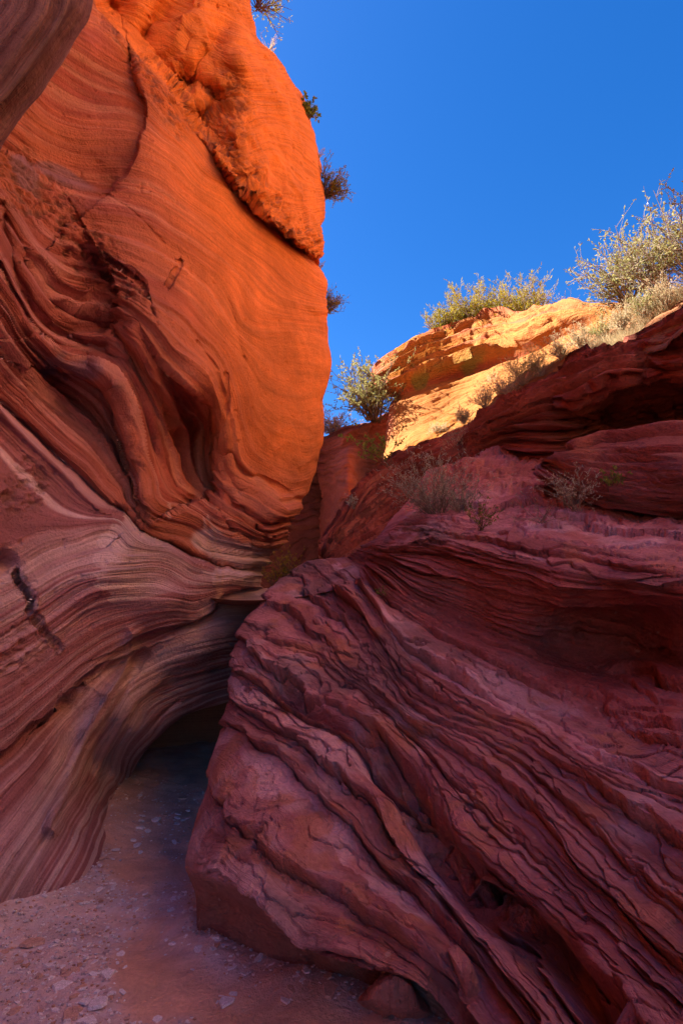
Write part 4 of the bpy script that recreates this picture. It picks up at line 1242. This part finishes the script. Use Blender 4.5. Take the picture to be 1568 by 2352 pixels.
def gravel():
    n = 24000
    V, F, k = [], [], 0
    x = nr.uniform(-2.3, 0.9, n * 3)
    y = 1.7 + nr.rand(n * 3) ** 1.3 * 5.0
    i = np.clip(np.searchsorted(FX, x) - 1, 0, len(FX) - 2); j = np.clip(np.searchsorted(FY, y) - 1, 0, len(FY) - 2)
    g_ = FG[j, i]
    keep = nr.rand(n * 3) < np.clip(g_, 0.03, 1) ** 1.6
    x, y = x[keep][:n], y[keep][:n]
    z = FZ[j, i][keep][:n]
    m = len(x)
    s = (0.0025 + 0.010 * nr.rand(m) ** 2) * (1 + (nr.rand(m) < 0.06) * 0.8)
    ang = nr.uniform(0, 6.28, m)
    base = np.array([(1, 0, 0), (.2, .8, 0), (-1, .2, 0), (-.1, -.9, 0)], float)
    tops = base * np.array([.8, .8, 1]) + np.array([0, 0, .45])
    B = np.concatenate([base, tops])[None].repeat(m, 0)
    B = B * nr.uniform(.7, 1.2, (m, 8, 1))
    B[:, :, 2] += nr.uniform(-.25, .25, (m, 1)) * B[:, :, 0]
    c, sn = np.cos(ang)[:, None], np.sin(ang)[:, None]
    X = (B[..., 0] * c - B[..., 1] * sn) * s[:, None] + x[:, None]
    Y = (B[..., 0] * sn + B[..., 1] * c) * s[:, None] + y[:, None]
    Z = B[..., 2] * s[:, None] + z[:, None] + 0.001
    V = np.stack([X, Y, Z], -1).reshape(-1, 3)
    q = np.array([(4, 5, 6, 7), (0, 1, 5, 4), (1, 2, 6, 5), (2, 3, 7, 6), (3, 0, 4, 7)])
    F = (q[None] + (np.arange(m) * 8)[:, None, None]).reshape(-1, 4)
    pal = np.array([(0.60, .56, .62), (.74, .70, .76), (.50, .29, .22), (.44, .35, .37), (.74, .68, .70)])
    C = pal[nr.randint(0, 5, m)][:, None].repeat(8, 1).reshape(-1, 3)
    o = raw_mesh('gravel', V, F, M_SAND, None, C, np.zeros(len(V)), smooth=False)
    tag(o, 'fine grey and rusty gravel strewn over the sand', kind='stuff')


gravel()

# boulders at the outcrop's foot
def boulder(name, pts_px, t0, thick, label, cat, col, seed):
    """a rounded block traced by an outline, given real thickness behind"""
    pts = np.array(pts_px, float)
    c = pts.mean(0)
    n, m = 60, 34
    th = np.linspace(0, 2 * math.pi, n)
    L = np.concatenate([pts, pts[:1]])
    d = np.concatenate([[0], np.cumsum(np.hypot(*np.diff(L, axis=0).T))])
    out = np.stack([np.interp(np.linspace(0, 1, n), d / d[-1], L[:, k]) for k in range(2)], -1)
    rr = np.linspace(0, 1, m)
    PXY = c + (out - c)[None] * np.sin(rr * math.pi)[:, None, None] ** 0.38
    dep = -np.cos(rr * math.pi) * thick / 2
    P = at_t(PXY[..., 0], PXY[..., 1], t0 + dep[:, None] + 0 * PXY[..., 0])
    cc = P.mean((0, 1))
    N = P - cc
    N /= np.linalg.norm(N, axis=-1, keepdims=True) + 1e-9
    P[:, -1] = P[:, 0]
    D = 0.035 * fbm(P, 5, 4, seed) + 0.02 * (sstep(-.08, .08, noise(P, 7, seed + 8)) - .5) + 0.012 * noise(np.stack([P[..., 0] * 30, P[..., 1] * 4, P[..., 2] * 4], -1), 1, seed + 4)
    D[:, -1] = D[:, 0]
    P = P + N * D[..., None]
    C = np.ones(P.shape) * np.array(col) * (1 + .25 * fbm(P, 6, 3, seed + 5)[..., None])
    o = grid_obj(name, P, M_LEDGE, None, C, P[..., 0] * 2)
    tag(o, label, cat)
    return o


boulder('boulder', [(822, 2300), (840, 2262), (880, 2228), (925, 2235), (965, 2280), (990, 2330), (960, 2352), (880, 2340)], 2.42, 0.34, 'small rounded dark boulder tucked under the outcrop foot', 'boulder', (0.44, 0.20, 0.17), 401)
boulder('rock_pillar', [(1026, 2178), (1048, 2168), (1075, 2200), (1130, 2290), (1190, 2400), (1210, 2480), (1130, 2480), (1085, 2352), (1045, 2240)], 2.24, 0.24, 'narrow slanting block of rock leaning in the cleft at the bottom', 'rock block', (0.42, 0.165, 0.155), 411)


# ================================================================== PLANTS
LEAF_M = {
    'olive': plain_material('olive_leaves', (0.28, 0.23, 0.02), 0.7, 0.4),
    'green': plain_material('green_leaves', (0.20, 0.24, 0.045), 0.6, 0.4),
    'grey': plain_material('sage_leaves', (0.42, 0.44, 0.33), 0.8, 0.25),
    'pale': plain_material('silvery_leaves', (0.29, 0.275, 0.10), 0.8, 0.4),
    'dry': plain_material('dry_straw', (0.48, 0.38, 0.22), 0.85, 0.35),
}
STEM_M = {
    'brown': plain_material('brown_twigs', (0.13, 0.08, 0.05), 0.9),
    'greyw': plain_material('grey_twigs', (0.26, 0.20, 0.15), 0.9),
    'straw': plain_material('straw_twigs', (0.42, 0.33, 0.21), 0.9),
}


class Twigs:
    def __init__(self):
        self.tv, self.tf, self.lv, self.lf = [], [], [], []
        self.nt = self.nl = 0

    def tube(self, pts, r0, r1):
        k = len(pts)
        for i, p in enumerate(pts):
            d = (pts[min(i + 1, k - 1)] - pts[max(i - 1, 0)])
            d = d / (np.linalg.norm(d) + 1e-9)
            a = np.cross(d, (0.3, 0.2, 1.0)); a /= np.linalg.norm(a) + 1e-9
            b = np.cross(d, a)
            r = r0 + (r1 - r0) * i / max(k - 1, 1)
            for q in range(3):
                self.tv.append(p + (a * math.cos(q * 2.094) + b * math.sin(q * 2.094)) * r)
        for i in range(k - 1):
            for q in range(3):
                s = self.nt + i * 3
                self.tf.append((s + q, s + (q + 1) % 3, s + 3 + (q + 1) % 3, s + 3 + q))
        self.nt += 3 * k

    def leaf(self, p, d, L, w, r):
        d = d / (np.linalg.norm(d) + 1e-9)
        s = np.cross(d, (r.gauss(0, 1), r.gauss(0, 1), r.gauss(0, 1)))
        s = s / (np.linalg.norm(s) + 1e-9) * w / 2
        m = p + d * L * 0.5
        self.lv += [p, m + s, p + d * L, m - s]
        self.lf.append((self.nl, self.nl + 1, self.nl + 2, self.nl + 3))
        self.nl += 4


def shrub(name, base, H, spread, lean, nst, leafs, lm, sm, label, cat, seed, leaf_size=0.02, leaf_w=0.4, sub=5, thick=0.006, droop=0.0, group=None, up=0.6, leaf_on=0.35):
    r = random.Random(seed)
    base = np.array(base, float)
    T = Twigs()
    lean = np.array(lean, float)
    for i in range(nst):
        az = r.uniform(0, 2 * math.pi); out = spread * math.sqrt(r.random())
        d = np.array([math.cos(az) * out, math.sin(az) * out, up + 0.4 * r.random()]) + lean
        d /= np.linalg.norm(d)
        L = H * r.uniform(0.55, 1.1)
        p = np.array([r.gauss(0, 0.05) * H, r.gauss(0, 0.05) * H, -0.02 * H])
        pts = [p]
        seg = 6
        dd = d.copy()
        for k in range(seg):
            dd = dd + np.array([r.gauss(0, .16), r.gauss(0, .16), r.gauss(0, .10) - droop * k / seg])
            dd /= np.linalg.norm(dd)
            p = p + dd * L / seg
            pts.append(p)
        T.tube(pts, thick, thick * .35)
        for s in range(sub):
            k = r.uniform(0.3, 0.98) * seg
            i0 = int(k)
            q = pts[i0] + (pts[min(i0 + 1, seg)] - pts[i0]) * (k - i0)
            sd = dd * 0.7 + np.array([r.gauss(0, .55), r.gauss(0, .55), r.gauss(0.15, .4) - droop * .5])
            sd /= np.linalg.norm(sd)
            l2 = L * r.uniform(0.12, 0.38)
            pp = [q]
            for _ in range(3):
                sd = sd + np.array([r.gauss(0, .2), r.gauss(0, .2), r.gauss(0.03, .15)])
                sd /= np.linalg.norm(sd)
                pp.append(pp[-1] + sd * l2 / 3)
            T.tube(pp, thick * .4, thick * .18)
            for _ in range(leafs):
                w = r.uniform(leaf_on, 1.0) * 3
                j = min(int(w), 2)
                lp = pp[j] + (pp[j + 1] - pp[j]) * (w - j)
                ld = sd * 0.8 + np.array([r.gauss(0, .6), r.gauss(0, .6), r.gauss(.1, .6)])
                T.leaf(lp, ld, leaf_size * r.uniform(.6, 1.3), leaf_size * leaf_w * r.uniform(.7, 1.2), r)
    root = empty(name, tuple(base))
    raw_mesh('branches', np.array(T.tv), np.array(T.tf), STEM_M[sm], root)
    if T.lf:
        lo = raw_mesh('leaves', np.array(T.lv), np.array(T.lf), LEAF_M[lm], root, smooth=False)
        lo['kind'] = 'stuff'
    tag(root, label, cat, group)
    return root


def W(px, py, t):
    return tuple(at_t(px, py, t))


# rim of the left wall
RIM = 'plants on the rim of the left wall'
shrub('hanging_shrub', W(592, 18, 8.4), 0.55, 0.7, (0.35, -0.2, -0.25), 40, 7, 'olive', 'brown', 'dark scraggly shrub at the very top of the left wall', 'shrub', 1, 0.035, 0.35, thick=.007, group=RIM, up=.3)
shrub('grass_tuft', W(618, 118, 8.4), 0.24, 0.7, (0.3, 0, 0), 14, 2, 'dry', 'straw', 'tiny dry tuft below the topmost shrub of the left rim', 'grass tuft', 2, 0.03, 0.3, sub=2, thick=.004, group=RIM)
shrub('leafy_shrub', W(703, 276, 8.7), 0.34, 0.45, (0.35, 0, 0.3), 12, 8, 'green', 'brown', 'bright green leafy sprig on the rim where the wall edge bends', 'shrub', 3, 0.05, 0.7, sub=5, thick=.006, group=RIM)
shrub('grass_tuft', W(733, 362, 8.8), 0.16, 0.6, (0.2, 0, .1), 12, 2, 'dry', 'straw', 'small dry tuft between the green sprig and the yellow bush', 'grass tuft', 4, 0.03, 0.3, sub=2, thick=.004, group=RIM)
shrub('yellow_bush', W(748, 450, 9.0), 0.46, 0.6, (0.25, 0, -0.35), 80, 9, 'olive', 'brown', 'bushy yellow green shrub halfway up the left rim', 'shrub', 5, 0.035, 0.3, thick=.006, group=RIM, up=.5)
shrub('grass_tuft', W(733, 618, 9.0), 0.14, 0.5, (0.3, 0, 0.2), 12, 3, 'dry', 'straw', 'pale tuft in the notch of the left wall edge', 'grass tuft', 6, 0.03, 0.3, sub=2, thick=.004, group=RIM)
shrub('rim_bush', W(745, 715, 9.2), 0.45, 0.5, (0.12, 0, -0.35), 55, 7, 'olive', 'brown', 'narrow dark bush lowest on the left rim', 'shrub', 7, 0.035, 0.3, thick=.006, group=RIM, up=.5)
# gap
shrub('bluish_shrub', W(858, 965, 11.4), 1.3, 0.8, (-0.25, 0, 0.2), 75, 9, 'pale', 'brown', 'large twiggy shrub against the sky left of the sunlit cliff', 'shrub', 8, 0.07, 0.35, sub=7, thick=.012)
shrub('pale_bush', W(765, 1000, 13.5), 0.62, 0.8, (-0.1, 0, 0.1), 60, 7, 'dry', 'straw', 'pale drooping dry bush in the gap beside the left wall', 'shrub', 9, 0.06, 0.25, thick=.01, droop=.25)
shrub('leafy_branch', W(905, 1078, 8.9), 0.85, 0.4, (-0.95, 0, 0.35), 10, 7, 'green', 'brown', 'sparse bright green leafy bush leaning left in front of the cliff', 'shrub', 10, 0.055, 0.65, sub=5, thick=.007)
shrub('dry_tuft', W(812, 1168, 8.2), 0.22, 0.7, (-.2, 0, .2), 16, 4, 'grey', 'greyw', 'tiny dry tuft on the slanting ledge near the gap', 'grass tuft', 11, 0.03, 0.3, sub=3, thick=.004)
# cliff top
for i, (px, py, t, H, sd) in enumerate([(1090, 772, 12.0, 1.05, 20), (1150, 768, 11.8, 0.98, 21), (1208, 762, 11.3, 0.88, 22), (1035, 788, 12.1, 0.72, 23)]):
    lbs = ['tall olive bush at the peak of the cliff top row', 'olive bush in the middle of the cliff top', 'olive bush at the right end of the cliff top row', 'low olive bush at the left end of the cliff top row']
    shrub('olive_bush', W(px, py, t), H, 0.85, (-0.1, 0, 0.1), 110, 10, 'olive', 'greyw', lbs[i], 'shrub', sd, 0.07, 0.22, sub=7, thick=.008, group='olive bushes on top of the sunlit cliff')
for i, (px, py, t, H, sd, n) in enumerate([(1450, 700, 8.3, 1.05, 30, 45), (1510, 675, 7.8, 1.05, 31, 48), (1590, 645, 7.4, 1.15, 32, 40)]):
    lbs = ['sparse spreading shrub with silvery leaves reaching left into the sky', 'dense silvery shrub with bare upright shoots above the slope', 'tall silvery shrub cut off by the right edge']
    shrub('silvery_shrub', W(px, py, t), H, 0.8, (-0.45 if i == 0 else -.3, 0, 0.1), n, 7, 'pale', 'greyw', lbs[i], 'shrub', sd, 0.045, 0.45, sub=9, thick=.010, group='silvery shrubs on the right skyline')
shrub('bare_twigs', W(1300, 725, 10.0), 0.45, 0.8, (0, 0, 0.1), 22, 2, 'dry', 'brown', 'bare reddish twigs between the olive bushes and the silvery shrubs', 'shrub', 35, 0.03, 0.3, sub=4, thick=.005)
# sunlit slope
SL_ = [(1200, 870, 8.7, .50), (1165, 900, 8.7, .40), (1115, 925, 8.9, .34), (1240, 850, 8.4, .40), (1290, 815, 8.2, .36), (1340, 790, 7.9, .34), (1385, 765, 7.6, .30), (1065, 960, 9.2, .26), (1010, 992, 9.6, .24), (1480, 715, 7.0, .34), (1430, 742, 7.2, .32), (1530, 690, 6.8, .36)]
LB_ = ['largest straw coloured shrub in the middle of the sunlit slope', 'straw shrub just below the largest one', 'straw tuft lower left of the largest slope shrub', 'straw shrub just right of the largest one', 'dry clump where the slope narrows under the rim', 'dry clump beside the shaded ledge, below the bare twigs', 'straw clump under the silvery shrubs, left end',
       'small dry tuft on the lower sandy face', 'smallest tuft near the foot of the sunlit face', 'yellow straw clump under the dense silvery shrub', 'straw clump left of the yellow one', 'straw clump nearest the right edge of the slope']
for i, (px, py, t, H) in enumerate(SL_):
    shrub('straw_shrub', W(px, py + 12, t), H, 0.9, (-0.15, -.1, 0.15), 46, 6, 'dry' if i % 3 else 'pale', 'straw', LB_[i], 'shrub', 40 + i, 0.035, 0.22, sub=5, thick=.0045, group='straw coloured shrubs on the sunlit slope')


def slope_grass():
    T = Twigs(); r = random.Random(91)
    nv, nu = GP.shape[:2]
    i = 0
    while i < 2600:
        u = r.uniform(0.30, 0.98); v = r.uniform(0.0, 0.62) * r.uniform(0.5, 1)
        p = GP[int(v * (nv - 1)), int(u * (nu - 1))]
        q = float(noise(np.array([p]), 1.3, 77)[0])
        if q < 0.05 + 0.3 * r.random(): continue
        for _ in range(5):
            d = np.array([r.gauss(-.2, .5), r.gauss(-.1, .5), r.uniform(.3, 1)]); d /= np.linalg.norm(d)
            L = r.uniform(.08, .22)
            b = p + np.array([r.gauss(0, .03), r.gauss(0, .03), -.01])
            T.leaf(b, d, L, .006, r)
        i += 1
    o = raw_mesh('dry_grass', np.array(T.lv), np.array(T.lf), LEAF_M['dry'], None, smooth=False)
    tag(o, 'wispy dry grass covering the sunlit slope above the dark ledge', kind='stuff')


slope_grass()
# shade
shrub('sage_bush', W(1010, 1192, 5.75), 0.72, 0.9, (-0.35, -0.1, 0.15), 85, 7, 'grey', 'greyw', 'grey green sage bush on the terrace in the shade', 'shrub', 60, 0.03, 0.22, sub=6, thick=.004)
shrub('sage_bush', W(1060, 1190, 5.6), 0.45, 0.8, (0.1, -0.1, 0.1), 45, 7, 'grey', 'greyw', 'smaller sage bush touching the right side of the larger one', 'shrub', 61, 0.025, 0.22, sub=5, thick=.0035)
shrub('creeping_plant', W(1105, 1218, 4.95), 0.28, 0.8, (0.0, -0.2, 0.05), 16, 6, 'green', 'brown', 'small dark green plant on the terrace lip below the sage bush', 'plant', 62, 0.022, 0.4, sub=5, thick=.003)
shrub('twiggy_plant', W(1320, 1172, 4.6), 0.42, 0.9, (-0.05, -.1, 0.0), 34, 5, 'grey', 'greyw', 'straggly twiggy plant hanging over the terrace on the right', 'plant', 63, 0.022, 0.3, sub=5, thick=.003, droop=.12)
shrub('twiggy_plant', W(1245, 1200, 4.75), 0.34, 1.0, (-0.3, -.25, -0.3), 18, 2, 'dry', 'greyw', 'bare trailing twigs left of the straggly terrace plant', 'plant', 64, 0.02, 0.3, sub=4, thick=.003, droop=.2)
shrub('green_plant', W(1400, 1130, 4.75), 0.2, 0.7, (0.2, -.1, 0.1), 10, 6, 'green', 'brown', 'small green leafy plant beside the ledge block', 'plant', 65, 0.03, 0.5, sub=4, thick=.003)
shrub('yellow_flower_plant', W(665, 1335, 6.1), 0.34, 0.5, (-0.25, 0, 0.3), 26, 6, 'olive', 'brown', 'green plant with thin yellow tips in the slot behind the outcrop', 'plant', 66, 0.03, 0.25, sub=4, thick=.003)
shrub('yellow_flower_plant', W(630, 1350, 6.1), 0.26, 0.6, (-0.25, 0, 0.2), 14, 6, 'olive', 'brown', 'smaller sparse plant hugging the left wall in the slot', 'plant', 67, 0.025, 0.3, sub=4, thick=.003)
shrub('tiny_plant', W(875, 1368, 4.9), 0.07, 0.8, (0, -.2, .2), 8, 5, 'green', 'brown', 'tiny green seedling on the stepped layers', 'plant', 68, 0.02, 0.4, sub=2, thick=.002)
print('tris', sum(len(o.data.polygons) * 2 for o in scene.objects if o.type == 'MESH'))
